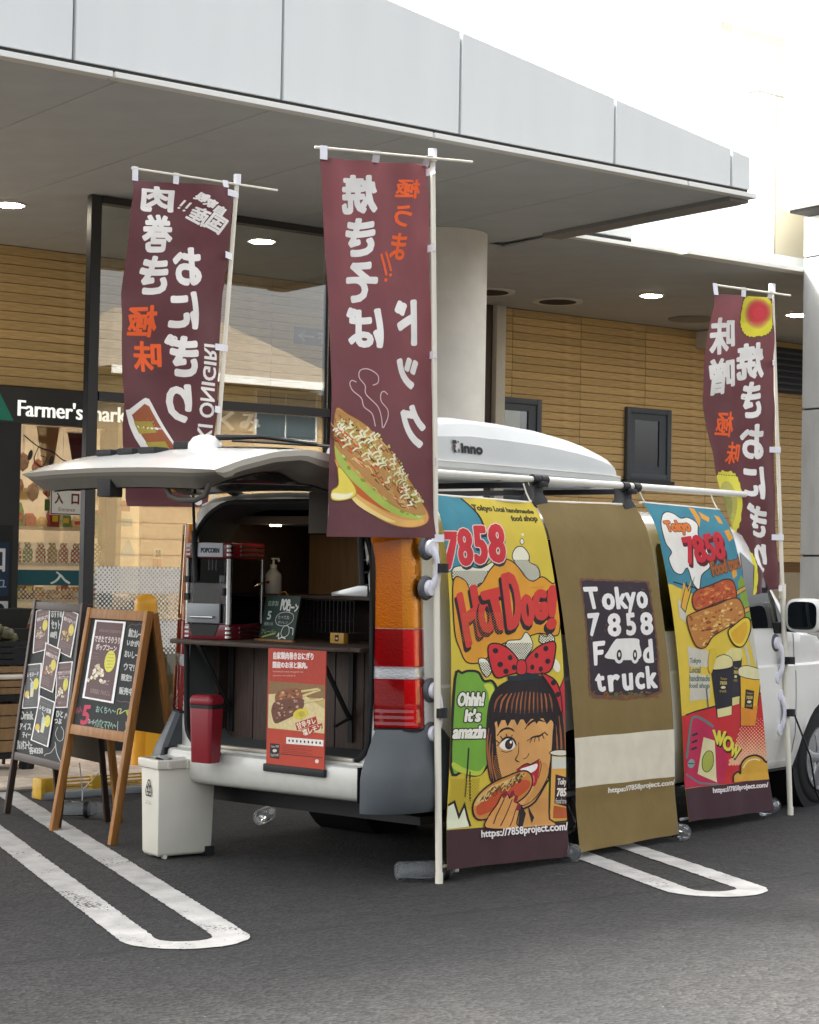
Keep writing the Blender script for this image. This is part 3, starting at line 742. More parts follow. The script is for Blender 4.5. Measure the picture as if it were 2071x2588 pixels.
capr = [(4.45, VC+sg*hwv(min(z, .8), 4.45), min(z, .8)) for sg, seq in ((-1, PROF), (1, PROF[::-1][1:])) for z, h in seq]
body.add(capr, [tuple(range(len(capr)))])
body.build("body", M_WHITE, van, merge=True, smooth=True, angle=30)
def sec(u, z, sg, off=.0): return (u, VC+sg*(hwv(z, u)+off), z)
def side_patch(name, pts, mt, sg=-1, off=.004, L=.12, th=0):
    return skin([pts], lambda a, b: sec(a, b, sg, off), L).build(name, mt, van, smooth=True)
# side glass, seams, mouldings (camera side), and the same glass on the far side
for sg in (-1, 1):
    for x0, x1 in ((.30, .92), (1.0, 2.02), (2.12, 3.06)):
        pts = [(x0+.03,1.155),(x1-.03,1.155),(x1,1.19),(x1-.02,1.62),(x1-.05,1.65),(x0+.05,1.65),(x0+.02,1.62),(x0,1.19)]
        side_patch("side_window", pts, M_VGLASS, sg)
    side_patch("side_window", [(3.10,1.155),(3.62,1.155),(3.34,1.5),(3.12,1.62)], M_VGLASS, sg)
    for u in (.98, 2.07, 3.70):
        skin([[(u,.33),(u+.007,.33),(u+.007,1.12),(u,1.12)]], lambda a, b: sec(a, b, sg, .0015), .05).build("door_seam", M_RUBBER, van)
    skin([[(.6,.30),(3.74,.30),(3.74,.325),(.6,.325)]], lambda a, b: sec(a, b, sg, .012), .2).build("sill_strip", M_WHITE, van)
MB().box(.0, .12, .26, 4.3, 1.68, .30).build("underbody", M_BLACK, van)
for (c, z, r) in WH:
    for a, b in ((.12, .55), (1.25, 1.67)): MB().cyl((c, a, z), (c, b, z), r-.012, n=28).build("wheel_well", M_RUBBER, van, smooth=True)
# wheels
M_TYRE = mat("tyre_rubber", '#17181a', rough=.85, noise=.15, scale=30, bump=.1)
M_RIM = mat("alloy_rim", '#c6c8ca', rough=.25, metal=.9)
def wheel(u, sg):
    v = VC+sg*.80
    prof = [(.19,-.085),(.265,-.092),(.290,-.078),(.300,-.045),(.302,0),(.300,.045),(.290,.078),(.265,.092),(.19,.085)]
    t = MB().lathe([(r, h) for r, h in prof], n=40, axis='y'); t.xform(Matrix.Translation((u, v-sg*.10, .302)))
    o = t.build("wheel", M_TYRE, van, smooth=True, angle=50)
    f = v-sg*.10+sg*.088
    rim = MB().lathe([(.205,0),(.205,sg*.012),(.190,sg*.012),(.178,-sg*.03),(.178,-sg*.08)], n=36, axis='y'); rim.xform(Matrix.Translation((u, f, .302)))
    rim.build("rim", M_RIM, o, smooth=True)
    MB().cyl((u, f-sg*.06, .302), (u, f-sg*.055, .302), .176, n=24).build("brake_shade", M_RUBBER, o)
    for k in range(5):
        a = 2*PI*k/5+.5; d = (math.cos(a), math.sin(a)); nrm = (-d[1], d[0]); vs = []
        for rr, ww in ((.03, .026), (.10, .030), (.186, .050)):
            for s2 in (-1, 1):
                for dep in (.004 if rr > .05 else .016, -.022): vs.append((u+d[0]*rr+nrm[0]*ww*s2, f+sg*dep, .302+d[1]*rr+nrm[1]*ww*s2))
        m = MB(); m.add(vs, [(0,2,3,1),(0,4,6,2),(4,8,10,6),(1,3,7,5),(5,7,11,9),(0,1,5,4),(4,5,9,8),(2,6,7,3),(6,10,11,7),(8,9,11,10)]); m.build("spoke", M_RIM, o, bevel=.004)
    MB().cyl((u, f-sg*.02, .302), (u, f+sg*.02, .302), .036, .030, n=20).build("hub_cap", M_RIM, o, smooth=True)
for u in (1.22, 4.15):
    for sg in (-1, 1): wheel(u, sg)
# door mirror
mi = MB(); rings = []
for x, sc_ in ((3.50,.80),(3.515,.97),(3.56,1.0),(3.62,.93),(3.67,.7),(3.70,.35)):
    rings.append([(x, -.085+.125*sc_*math.copysign(abs(math.cos(2*PI*i/28))**.55, math.cos(2*PI*i/28)), 1.235+.108*sc_*math.copysign(abs(math.sin(2*PI*i/28))**.55, math.sin(2*PI*i/28))) for i in range(28)])
mir = mi.loft(rings, True, True).build("door_mirror", M_WHITE, van, smooth=True)
MB().add([(3.497, -.085+.098*math.copysign(abs(math.cos(2*PI*i/28))**.5, math.cos(2*PI*i/28)), 1.235+.086*math.copysign(abs(math.sin(2*PI*i/28))**.5, math.sin(2*PI*i/28))) for i in range(28)], [tuple(range(28))]).build("mirror_glass", mat("mirror_glass", '#20262a', rough=.03, metal=.6), mir)
MB().bar((3.60, -.0, 1.15), (3.56, .11, 1.16), .05, .05).box(3.44, .068, 1.12, 3.60, .085, 1.19).build("mirror_arm", M_BLACK, mir, bevel=.008)

# ---- tail lights: tinted lenses over a silvered housing
M_HOUS = mat("lamp_housing", (.78, .79, .80), rough=.3, metal=.5, bump=.35, bscale=110)
def lens_mat(nm, tint): return glass(nm, tint, 1.5, .03, boost=.02)
M_AMBER = lens_mat("lens_amber", (.92, .44, .03)); M_AMBER2 = lens_mat("lens_amber_bright", (.98, .55, .08))
M_RED = lens_mat("lens_red", (.62, .02, .045)); M_RED2 = lens_mat("lens_red_bright", (.93, .07, .09)); M_CLEAR = lens_mat("lens_clear", (.92, .93, .93))
def tail_light(sg):
    def pt(v, u, z):
        t = (z-.73)/(1.70-.73); v = v+.050*t
        return (u, (v if sg < 0 else 2*VC-v), z)
    O = [(.085,-.015),(.070,-.045),(.070,-.075),(.082,-.105),(.115,-.135)]; I = [(.115,-.135),(.155,-.165),(.20,-.196),(.235,-.212),(.252,-.200)]
    ins = lambda v, u, d: (v+.7*d, u+.7*d)
    o = MB().loft([[pt(*ins(v, u, .022), z) for v, u in O+I[1:]] for z in [.73+.97*k/40 for k in range(41)]], closed=False).build("tail_light", M_HOUS, van, smooth=True)
    MB().loft([[pt(*ins(v, u, .004), z) for v, u in O+I[1:]]+[pt(*ins(v, u, .03), z) for v, u in (O+I[1:])[::-1]] for z in (.716, .728)], True, True).build("lamp_gasket", M_RUBBER, o)
    def seg(nm, z0, z1, m1, m2, ribs=0):
        nz = max(ribs*2, 4); zs_ = [z0, z0+.004]+[z0+(z1-z0)*k/nz for k in range(1, nz)]+[z1-.004, z1]
        for prof, mm, sfx in ((O, m2, "_side"), (I, m1, "")):
            rings = []
            for k, z in enumerate(zs_):
                d = .006 if k in (0, len(zs_)-1) else (.0035 if ribs and k % 2 and z < z0+(z1-z0)*.5 else 0)
                rings.append([pt(*ins(v, u, d), z) for v, u in prof])
            MB().loft(rings, closed=False).build(nm+sfx, mm, o, smooth=True, angle=25)
    seg("red_lens", .73, .962, M_RED, M_RED2, 8); seg("clear_lens", .966, 1.016, M_CLEAR, M_CLEAR); seg("red_lens_upper", 1.02, 1.198, M_RED, M_RED2); seg("amber_lens", 1.202, 1.695, M_AMBER, M_AMBER2)
for sg in (-1, 1): tail_light(sg)
# ---- bumper: painted centre, grey corners
def bump_u(v): return -.292-.022*(1-((v-VC)/.7)**2)
bm_ = MB(); rings = []
for v in [.222+.05*i for i in range(28)]:
    ub = bump_u(v); rings.append([(-.15,v,.556),(ub+.075,v,.556),(ub+.070,v,.546),(ub+.014,v,.543),(ub+.004,v,.538),(ub,v,.528),(ub-.006,v,.48),(ub-.004,v,.44),(ub+.008,v,.405),(ub+.022,v,.386),(ub+.06,v,.374),(-.05,v,.365)])
bm_.loft(rings, closed=False, cap=False).build("rear_bumper", mat("bumper_white", '#c2c2bb', rough=.35, coat=.3, noise=.04), van, smooth=True)
MB().box(-.225, .36, .557, -.186, 1.43, .574).build("sill_plate", mat("sill_metal", '#b9b3a4', rough=.4, metal=.3), van, bevel=.004)
def corner(sg):
    pv_ = [(.245,-.16),(.243,-.305),(.225,-.326),(.17,-.315),(.105,-.265),(.055,-.19),(.034,-.10),(.026,0),(.024,.12),(.028,.26),(.045,.36)]
    rings = []
    for z, ins, vlim in ((.335,.03,.9),(.36,.008,.9),(.42,.0,.9),(.50,.0,.9),(.555,.012,.9),(.60,.030,.9),(.66,.045,.80),(.712,.055,.62),(.722,.062,.60)):
        ring = []
        for k, (v, u) in enumerate(pv_):
            top = max(0, (z-.52)/.2)
            uu = u+(.105*min(1, top) if u < -.1 else (.05*min(1, top) if u < 0 else -.24*min(1, top)*max(0, u)/.36))
            vv = v+ins*(.6 if v < .2 else 0)+(.0 if v < .3 else .0)
            ring.append((uu, vv if sg < 0 else 2*VC-vv, z))
        rings.append(ring)
    MB().loft(rings, closed=False).build("bumper_corner", M_GREYPL, van, smooth=True)
for sg in (-1, 1): corner(sg)
for v in (.30, 1.49): MB().cyl((-.196, v, .60), (-.186, v, .60), .014, n=12).build("frame_bolt", M_GREY, van, smooth=True)
for v, nm in ((.2475, 1), (1.546, 2)): MB().box(-.318, v-.0025, .38, -.20, v+.0025, .547).build("bumper_seam", M_RUBBER, van)
MB().cyl((.02,.30,.33), (.22,.30,.335), .05, n=14).box(.0,.3,.30,.25,1.5,.36).build("tow_frame", M_BLACK, van)

# ---- inside
M_INW = wood_mat("inside_wood", '#54423a', '#3b2d27', (22, 22, 1.2), rough=.5, sc=5)
M_INW2 = mat("inside_panel", '#3b2f29', rough=.6, noise=.2)
M_PLY = mat("plywood", '#8a6d4a', rough=.6, noise=.15, scale=6, stretch=(6, 6, .8))
MB().box(.0, .31, .50, 2.3, 1.47, .56).build("load_floor", M_INW2, van)
MB().box(-.02, .29, .561, 2.3, .33, 1.74).build("inner_side", M_INW2, van)
MB().box(-.02, 1.46, .561, 2.3, 1.50, 1.74).build("inner_side", M_INW2, van)
MB().box(.0, .331, 1.70, 2.3, 1.459, 1.74).build("headlining", mat("lining", '#57483c', rough=.9), van)
MB().box(2.25, .331, .561, 2.3, 1.459, 1.699).build("bulkhead", M_BLACK, van)
seal = [(-.192-.006, a, b) for a, b in [(VC+(v-VC)*1.0, z) for v, z in hole]]
MB().tube(seal+[seal[0]], .014, n=8).build("door_seal", M_RUBBER, van, smooth=True)
rv = MB().loft([[(-.188, a, b) for a, b in hole], [(-.10, VC+(a-VC)*.985, 1.15+(b-1.15)*.985) for a, b in hole], [(.03, VC+(a-VC)*.95, 1.15+(b-1.15)*.95) for a, b in hole]]).build("opening_reveal", mat("reveal_grey", '#474d4b', rough=.5), van, smooth=True)
for i in range(6):
    a = .335+.1877*i; MB().box(.045, a+.002, .575, .063, a+.1855, 1.078).build("cabinet_board", M_INW, van, bevel=.002, seg=1)
MB().prism([(-.302,.42),(-.302,1.54),(-.215,1.60),(-.215,1.46),(.50,1.45),(.50,.345),(-.215,.335),(-.215,.40)], lambda a, b, d: (a, b, d), 1.080, 1.102).build("counter_shelf", wood_mat("counter_wood", '#4a3a31', '#352822', (3, 1.5, 20)), van, bevel=.003, seg=1)
for v in (1.42, .60):
    b_ = MB().bar((-.21, v, 1.068), (.03, v-.0, .735), .026, .008).bar((-.22, v, 1.072), (.02, v, 1.072), .03, .012).bar((.036, v, 1.06), (.036, v, .62), .03, .01).bar((.03, v, .74), (-.06, v+.02, .70), .02, .008)
    b_.build("shelf_bracket", M_BLACK, van)
MB().box(.30, .345, 1.318, .62, 1.455, 1.335).build("inner_shelf", M_INW, van)
MB().box(.62, .345, 1.336, .64, .98, 1.66).build("inner_cupboard", M_BLACK, van)
MB().box(.60, 1.03, 1.336, .62, 1.40, 1.66).build("cupboard_door", M_PLY, van, bevel=.003)
MB().box(.58, .345, .57, .60, 1.455, 1.317).build("inner_back", M_INW2, van)
for k in range(4): MB().box(.50, .40+.02*k, 1.39+.065*k, .615, .96, 1.40+.065*k).build("rack_shelf", M_GREYPL, van)
il = MB().lathe([(.03, 0), (.028, -.008)], n=16); il.xform(Matrix.Translation((.10, 1.19, 1.699))); il.build("interior_lamp", mat("van_lamp", '#ffe6c0', emit='#ffe0b0', estr=9), van)

# ---- tailgate, swung up level
def gate_pt(a, b, inner):     # a: hinge 0 -> free edge 1, b: -1..1 across
    hw_ = .640-.02*a
    v = VC+.01+b*hw_*(1.07 if b > 0 else 1)
    u = -.165-1.165*a*(1-.0*b*b)+.10*max(0, abs(b)-.55)**2*a*3
    zo = lerp_tab([(0,1.905),(.12,1.955),(.3,2.008),(.45,2.022),(.65,2.002),(.85,1.952),(1,1.900)], a)+.028*(1-b*b)*(1-.4*a)
    if inner:
        th = lerp_tab([(0,.07),(.10,.12),(.35,.15),(.50,.10),(.6,.105),(.9,.115),(.96,.10),(1,.035)], a)*(1-.55*max(0, abs(b)-.84)/.16)
        return (u+(.03 if a > .9 else 0), v-(b*.012), zo-th)
    return (u, v, zo)
NA, NB = 24, 20
G = MB(); G.loft([[gate_pt(i/NA, -1+2*j/NB, False) for j in range(NB+1)] for i in range(NA+1)], closed=False)
gate = G.build("tailgate", M_WHITE, van, smooth=True)
def ring_edge(mx, mn): return [mx]
perim = [(i/NA, -1) for i in range(NA+1)]+[(1, -1+2*j/NB) for j in range(1, NB+1)]+[(1-i/NA, 1) for i in range(1, NA+1)]+[(0, 1-2*j/NB) for j in range(1, NB)]
E1 = [gate_pt(a, b, False) for a, b in perim]; E2 = [tuple(.45*x+.55*y for x, y in zip(gate_pt(a, b, False), gate_pt(a, b, True))) for a, b in perim]; E3 = [gate_pt(a, b, True) for a, b in perim]
MB().loft([E1, E2]).build("gate_edge", mat("gate_edge_paint", '#cfcabd', rough=.4, coat=.3), gate, smooth=True)
MB().loft([E2, E3]).build("gate_return", mat("gate_return_trim", '#8d877b', rough=.6), gate, smooth=True)
MB().loft([[gate_pt(i/NA, -1+2*j/NB, True) for j in range(NB+1)] for i in range(NA+1)], closed=False).build("gate_lining", mat("gate_lining", '#7b766d', rough=.7, noise=.05), gate, smooth=True)
MB().loft([[tuple(p+q for p, q in zip(gate_pt(.10+.42*i/8, -.86+1.72*j/12, False), (0, 0, .004))) for j in range(13)] for i in range(9)], closed=False).build("rear_glass", M_VGLASS, gate, smooth=True)
MB().loft([[tuple(p+q for p, q in zip(gate_pt(.14+.34*i/8, -.78+1.56*j/12, True), (0, 0, -.006))) for j in range(13)] for i in range(9)], closed=False).build("rear_glass", mat("glass_below", '#3b3c3a', rough=.1), gate, smooth=True)
MB().loft([[tuple(p+q for p, q in zip(gate_pt(.56+.36*i/8, -.82+1.64*j/14, True), (0, 0, -.007))) for j in range(15)] for i in range(9)], closed=False).build("trim_panel", mat("gate_trim", '#5d564c', rough=.75, noise=.08), gate, smooth=True)
for b in (-.75, -.38, 0, .38, .75):
    for a_ in (.60, .88): p = gate_pt(a_, b, True); MB().cyl((p[0], p[1], p[2]-.013), (p[0], p[1], p[2]-.006), .008, n=10).build("trim_clip", M_BLACK, gate)
for b in (.10, .32, .54):
    p = gate_pt(.70, b, False); MB().box(p[0]-.05, p[1]-.055, p[2]-.01, p[0]+.05, p[1]+.055, p[2]+.022).build("plate_lamp", M_BLACK, gate, bevel=.01)
p = gate_pt(.52, -.10, False); MB().lathe([(.085,-.02),(.082,.02),(.06,.05),(.03,.062),(.0,.064)], c=p, n=20).build("wiper_cover", M_WHITE, gate, smooth=True)
MB().box(p[0]-.02, p[1]+.08, p[2]-.0, p[0]+.06, p[1]+.20, p[2]+.035).build("washer_block", M_BLACK, gate, bevel=.008)
MB().tube([(p[0]+.02,p[1]-.05,p[2]+.05),(p[0]+.14,p[1]-.24,p[2]+.055),(p[0]+.30,p[1]-.50,p[2]+.015)], [.014,.010,.006], n=8).tube([(p[0]+.16,p[1]-.02,p[2]+.045),(p[0]+.30,p[1]-.55,p[2]+.012)], .007, n=6).build("rear_wiper", M_BLACK, gate, smooth=True)
q = gate_pt(.965, .10, True); MB().box(q[0]-.03, q[1]-.045, q[2]-.05, q[0]+.05, q[1]+.045, q[2]+.07).build("latch_block", M_BLACK, gate, bevel=.008)
q = gate_pt(.93, -.66, True)
MB().tube([(q[0],q[1]+.14,q[2]+.02),(q[0],q[1]+.11,q[2]-.035),(q[0],q[1]+.05,q[2]-.055),(q[0],q[1]-.05,q[2]-.055),(q[0],q[1]-.11,q[2]-.035),(q[0],q[1]-.14,q[2]+.02)], .013, n=8).build("pull_strap", mat("strap_grey", '#4a4742', rough=.7), gate, smooth=True)
for v in (VC-.33, VC+.33): MB().bar((-.12, v, 1.835), (-.22, v, 1.875), .05, .03).build("gate_hinge", M_BLACK, van, bevel=.006)
for sg in (-1, 1): 
    v = VC+sg*.56
    MB().cyl((-.205, v, 1.40), (-.25, v-sg*.01, 1.86), .008, n=10).cyl((-.205, v, 1.40), (-.23, v, 1.66), .014, n=10).build("gas_strut", M_BLACK, van, smooth=True)
sg_ = MB().box(-.215, .47, 1.648, -.200, .68, 1.852).build("hanging_plate", mat("brown_plate", '#3b342c', rough=.6), van, bevel=.004)

# ---- roof rack, pole, roof box
for u in (1.01, 1.88):
    MB().bar((u, .12, 1.935), (u, 1.68, 1.935), .045, .03).build("roof_bar", M_BLACK, van, bevel=.006)
    for v in (.20, 1.60):
        f = MB(); f.loft([[(u+dx*sx, v+dy*sy, z) for sx, sy in ((-1,-1),(1,-1),(1,1),(-1,1))] for z, dx, dy in ((1.815,.065,.055),(1.86,.06,.05),(1.89,.04,.035),(1.955,.035,.04),(1.965,.025,.03))], True, True).build("rack_foot", M_BLACK, van, bevel=.008)
MB().cyl((-.02,.17,1.955), (1.0,.175,1.962), .016, n=12).cyl((1.0,.175,1.962), (3.25,.185,1.975), .019, n=12).build("roof_pipe", mat("white_pipe", '#e9e7df', rough=.35, noise=.04), van, smooth=True)
for u in (.985, 1.055, 1.855, 1.97): MB().cyl((u-.03,.174,1.962), (u+.03,.175,1.963), .026, n=12).build("pipe_clamp", M_BLACK, van, smooth=True)
M_BOX = mat("roof_box_shell", '#c3c6c5', rough=.42, noise=.03, scale=4)
def box_ring(u):
    h = lerp_tab([(.22,.10),(.3,.16),(.45,.215),(.7,.242),(1.0,.240),(1.35,.226),(1.65,.197),(1.9,.158),(2.1,.112),(2.17,.088),(2.2,.05),(2.205,.03)], u); ww = lerp_tab([(.22,.26),(.35,.31),(.6,.325),(1.8,.322),(2.05,.302),(2.17,.27),(2.205,.25)], u)
    z0 = 2.035; c = .70
    sh = [(1.0,0),(.985,.35),(.95,.58),(.93,.60),(.86,.85),(.76,.95),(.5,1.0),(0,1.03)]
    return [(u, c-ww*a, z0+h*b) for a, b in sh]+[(u, c+ww*a, z0+h*b) for a, b in sh[-2::-1]]
rb = MB().loft([box_ring(u) for u in (.22,.26,.3,.38,.45,.6,.7,.85,1.0,1.2,1.35,1.55,1.7,1.85,2.0,2.1,2.17,2.19,2.2,2.205)], False, False)
e0 = box_ring(.22); rb.add(e0, [tuple(range(len(e0)))]); e1 = box_ring(2.205); rb.add(e1, [tuple(range(len(e1)))])
rbx = thing("roof_box", "white streamlined roof box strapped on the van roof rack", "roof box", VW(0, 0, 0), VR)
rb.build("lid", M_BOX, rbx, merge=True, smooth=True, angle=35)
def tray(u, z, k):
    ww = lerp_tab([(.2,.27),(.35,.325),(.6,.34),(1.8,.335),(2.05,.318),(2.2,.275),(2.245,.25)], u)*k; return [(u, .70-ww, z), (u, .70+ww, z)]
def tray_loop(z, k, uu): return [tray(u, z, k)[0] for u in uu]+[tray(u, z, k)[1] for u in uu[::-1]]
uu = [.2,.27,.35,.6,1.2,1.8,2.05,2.15,2.21,2.245]
MB().loft([tray_loop(1.955, .80, [.3+(u-.2)*.88 for u in uu]), tray_loop(1.972, .90, [.25+(u-.2)*.95 for u in uu]), tray_loop(2.005, 1.0, uu), tray_loop(2.033, 1.0, uu)], True, True).build("tray", M_BOX, rbx, smooth=True, angle=35)
MB().loft([tray_loop(2.0335, 1.012, uu), tray_loop(2.040, 1.012, uu)], True, True).build("seam_lip", M_TRIM, rbx, smooth=True, angle=35)
LG = (.53, .28, 2.150, .075)
lg = Print([(0,0),(130,0),(130,40),(0,40)], lambda s, t, h: (LG[0]+LG[1]*s, .70-.326*lerp_tab([(2.035,1.0),(2.117,.985),(2.172,.95)], LG[2]-LG[3]*t)-.003-h, LG[2]-LG[3]*t), (LG[1], LG[3]), L=.05, base=.001)
lg.text("inno", (38, 10, 120, 34), '2a2a2c', bold=2.2)
lg.rect(4, 2, 20, 12, '2a2a2c'); lg.poly([(6, 14), (16, 14), (10, 24), (20, 36), (8, 36), (4, 24)], '2a2a2c'); lg.ell(26, 6, 2.6, 3, '2a2a2c'); lg.ell(27, 30, 2.6, 6, '2a2a2c'); lg.poly([(9, 20), (17, 17), (13, 28)], 'a8433a')
lg.build("lettering", rbx)
# ================================================================ tall flags on poles beside the van
M_CLOTH = mat("maroon_cloth", '#64383c', rough=.72, noise=.10, scale=5, sheen=.2, bump=.6, bscale=7, translucent=.2)
M_POLE = mat("pole_white", '#e2ddcd', rough=.4, noise=.08, scale=6, stretch=(1, 1, .3))
M_TAB = mat("white_tab", '#e6e6ec', rough=.6)
WHT, ORG = 'e9e7e2', 'e8622c'
CAMV = Vector((-7.12, -5.51, 1.5))
def edge_fn(tab):      # [(t,(u,v,z))...] -> smooth position
    pts = smooth_path([p for t, p in tab], 8); ts = []
    for i in range(len(tab)-1): ts += [tab[i][0]+(tab[i+1][0]-tab[i][0])*k/8 for k in range(8)]
    ts.append(tab[-1][0])
    def f(t):
        t = min(max(t, 0), 1)
        for i in range(len(ts)-1):
            if t <= ts[i+1]+1e-9:
                k = (t-ts[i])/(ts[i+1]-ts[i]+1e-12); return Vector(pts[i]).lerp(Vector(pts[i+1]), k)
        return Vector(pts[-1])
    return f
def cloth_surf(Lf, Rf, fold):
    def S(s, t, h=0.0):
        a, b = Lf(t), Rf(t); p = a.lerp(b, s); d = b-a; n = Vector((d.y, -d.x, 0)).normalized()
        if n.dot(CAMV-p) < 0: n = -n
        return p+n*(fold(s, t)+h)
    return S
def grid_cloth(S, name, m, parent, nx=30, ny=90):
    mb = MB(); mb.loft([[tuple(S(i/nx, j/ny)) for i in range(nx+1)] for j in range(ny+1)], closed=False)
    return mb.build(name, m, parent, smooth=True, angle=80)
def flag_thing(label, base, top, barL, barR, S, tabs_top, tabs_side):
    t = thing("tall_flag", label, "flag", VW(*base), VR, "maroon flags on tall poles")
    O = Vector(base)
    def lb(mb): mb.v = [(a-O.x, b-O.y, c-O.z) for a, b, c in mb.v]; return mb
    base_, top = Vector(base), Vector(top)
    k = base_.lerp(top, .42)
    lb(MB().cyl(base_, k, .0165, n=12).cyl(k, top, .0125, n=12).cyl(k-Vector((0,0,.04)), k+Vector((0,0,.05)), .021, n=12).cyl(base_, base_+Vector((0,0,.05)), .019, n=12)).build("pole", M_POLE, t, smooth=True)
    lb(MB().cyl(top-Vector((0,0,.035)), top+Vector((0,0,.025)), .021, n=12)).build("pole_cap", M_TAB, t, smooth=True)
    lb(MB().cyl(barL, barR, .0065, n=8)).build("crossbar", M_POLE, t, smooth=True)
    C = grid_cloth(lambda s, u: S(s, u)-O, "cloth", M_CLOTH, t)
    bl, br = Vector(barL), Vector(barR)
    for s in tabs_top:
        p = S(s, .006); kx = (p-bl).dot((br-bl).normalized()); q = bl+(br-bl).normalized()*kx; d = (br-bl).normalized()*.018
        n = (CAMV-p).normalized()*.006
        m = MB().add([p-d+n, p+d+n, q+d+n+Vector((0,0,.012)), q-d+n+Vector((0,0,.012)), p-d-n, p+d-n, q+d-n+Vector((0,0,.012)), q-d-n+Vector((0,0,.012))], [(0,1,2,3),(7,6,5,4),(2,6,7,3),(0,3,7,4),(1,5,6,2)])
        lb(m).build("tab", M_TAB, t)
    for u in tabs_side:
        p = S(1.0, u); q = base_.lerp(top, (p.z-base_.z)/(top.z-base_.z)); d = (q-p); d.z = 0; d = d.normalized() if d.length > 1e-4 else Vector((1,0,0))
        a = p-d*.03; b = q+d*.022; n = (CAMV-p).normalized()*.02
        m = MB(); h = .018
        for off in (n, -n*.9): m.add([a+off+Vector((0,0,-h)), b+off+Vector((0,0,-h)), b+off+Vector((0,0,h)), a+off+Vector((0,0,h))], [(0,1,2,3)])
        m.add([b+n+Vector((0,0,-h)), b-n*.9+Vector((0,0,-h)), b-n*.9+Vector((0,0,h)), b+n+Vector((0,0,h))], [(0,1,2,3)])
        lb(m).build("side_tab", M_TAB, t)
    return t, C, (lambda s, u, h: S(s, u, h)-O)

# ---- centre flag: fried noodle hot dog
SB = cloth_surf(edge_fn([(0,(-.515,.385,3.405)),(.35,(-.50,.34,2.80)),(.65,(-.555,.25,2.26)),(1,(-.655,.165,1.625))]), edge_fn([(0,(-.009,.135,3.435)),(1,(-.003,.055,1.633))]),
    lambda s, t: .012*math.sin(s*9+t*5)*(.4+.6*t)+.010*math.sin(s*17-t*3)*max(0, 1-2.2*t)+.004*math.sin(t*23+s*4)+.004*abs(math.sin(t*11)))
tB, cB, sB = flag_thing("maroon flag with a big hot dog picture on the pole at the van's rear corner", (0,0,0), (-.021,.10,3.478), (-.535,.40,3.455), (.114,-.04,3.447), SB, (.03,.5,.97), (.03,.27,.51,.75,1.0))
P = Print([(195,110),(778,150),(812,2075),(250,2060)], sB, (.58, 1.8), L=.02)
for ch, b in (("焼",(312,246,488,452)),("き",(328,488,474,656)),("そ",(326,698,486,878)),("ば",(328,916,508,1100))): P.text(ch, b, WHT, mirror=True, bold=9)
for ch, b, r in (("極",(604,270,726,398),6),("う",(592,438,676,545),8),("ま",(566,580,646,700),10)): P.text(ch, b, ORG, mirror=True, bold=3.5, rot=r)
P.line([(512,665),(528,720),(540,770)], 12, ORG); P.line([(538,660),(556,715),(566,752)], 11, ORG); P.ell(536,792,9,9,ORG); P.ell(563,770,8,8,ORG)
for ch, b in (("ド",(590,902,700,1085)),("ッ",(596,1156,708,1274)),("ク",(622,1358,748,1534))): P.text(ch, b, WHT, mirror=True, bold=10)
for pts in ([(468,1478),(452,1420),(410,1390),(395,1350),(350,1320),(334,1290),(345,1272),(370,1278)], [(505,1480),(500,1430),(480,1380),(420,1330),(415,1290),(385,1255),(390,1220),(430,1210),(480,1235),(482,1270),(455,1285)], [(510,1480),(535,1430),(535,1390),(500,1355),(498,1320),(515,1308),(535,1320)]):
    P.line(pts, 5, 'cfb4b4', curve=6)
rng = random.Random(3)
bun = [(258,1422),(330,1438),(420,1478),(520,1556),(620,1648),(700,1748),(755,1850),(770,1920),(748,1970),(690,1993),(610,1982),(500,1932),(400,1852),(330,1792),(285,1692),(262,1600)]
P.blob(bun, 'd69a58'); P.outline(bun, 5, '8a5a30', curve=5)
P.blob([(268,1650),(330,1740),(430,1820),(540,1895),(640,1935),(700,1940),(735,1925),(742,1962),(690,1985),(610,1975),(500,1925),(400,1845),(330,1785),(285,1690)], 'e0ae62')
P.blob([(300,1690),(380,1760),(470,1820),(560,1870),(560,1888),(450,1840),(360,1780),(300,1720)], 'c3602f'); P.blob([(330,1775),(420,1850),(520,1910),(600,1950),(560,1952),(470,1910),(380,1850)], 'efd488')
P.blob([(262,1590),(300,1630),(380,1710),(480,1785),(580,1848),(680,1893),(745,1908),(735,1930),(680,1930),(570,1888),(470,1828),(360,1740),(290,1670)], 'a9bd55')
for i in range(34):
    k = rng.random(); x, y = 275+455*k, 1615+305*k-38*math.sin(k*3.1)+34*math.sin(k*3.1); P.ell(x+rng.uniform(-8,8), y+rng.uniform(-12,14)+20*math.sin(k*3.1), rng.uniform(8,18), rng.uniform(5,9), rng.choice(['bccb6a','93a544','c9d483','86983c']), 34, n=8)
P.blob([(258,1430),(330,1444),(420,1484),(520,1562),(620,1652),(700,1752),(748,1850),(752,1896),(690,1895),(600,1852),(500,1786),(400,1706),(310,1622),(260,1570)], 'b98a50')
def along(k, off):
    off *= .45+.75*math.sin(PI*(.12+.80*k)); a = (258+455*k, 1492+362*k-34*math.sin(k*3.0)); return (a[0]-off*.62, a[1]+off*.78)
for i in range(130):
    k, off = rng.uniform(0, .97), rng.uniform(-78, 66); x, y = along(k, off); c = rng.choice(['7d4f2c','c79a60','e0bd84','8f6236','d2a76a','6a4226','caa25e'])
    P.line([(x-20,y-10+rng.uniform(-11,11)),(x-6,y+rng.uniform(-10,10)),(x+9,y+7+rng.uniform(-11,11)),(x+22,y+14+rng.uniform(-11,11))], rng.uniform(4,7), c, curve=3)
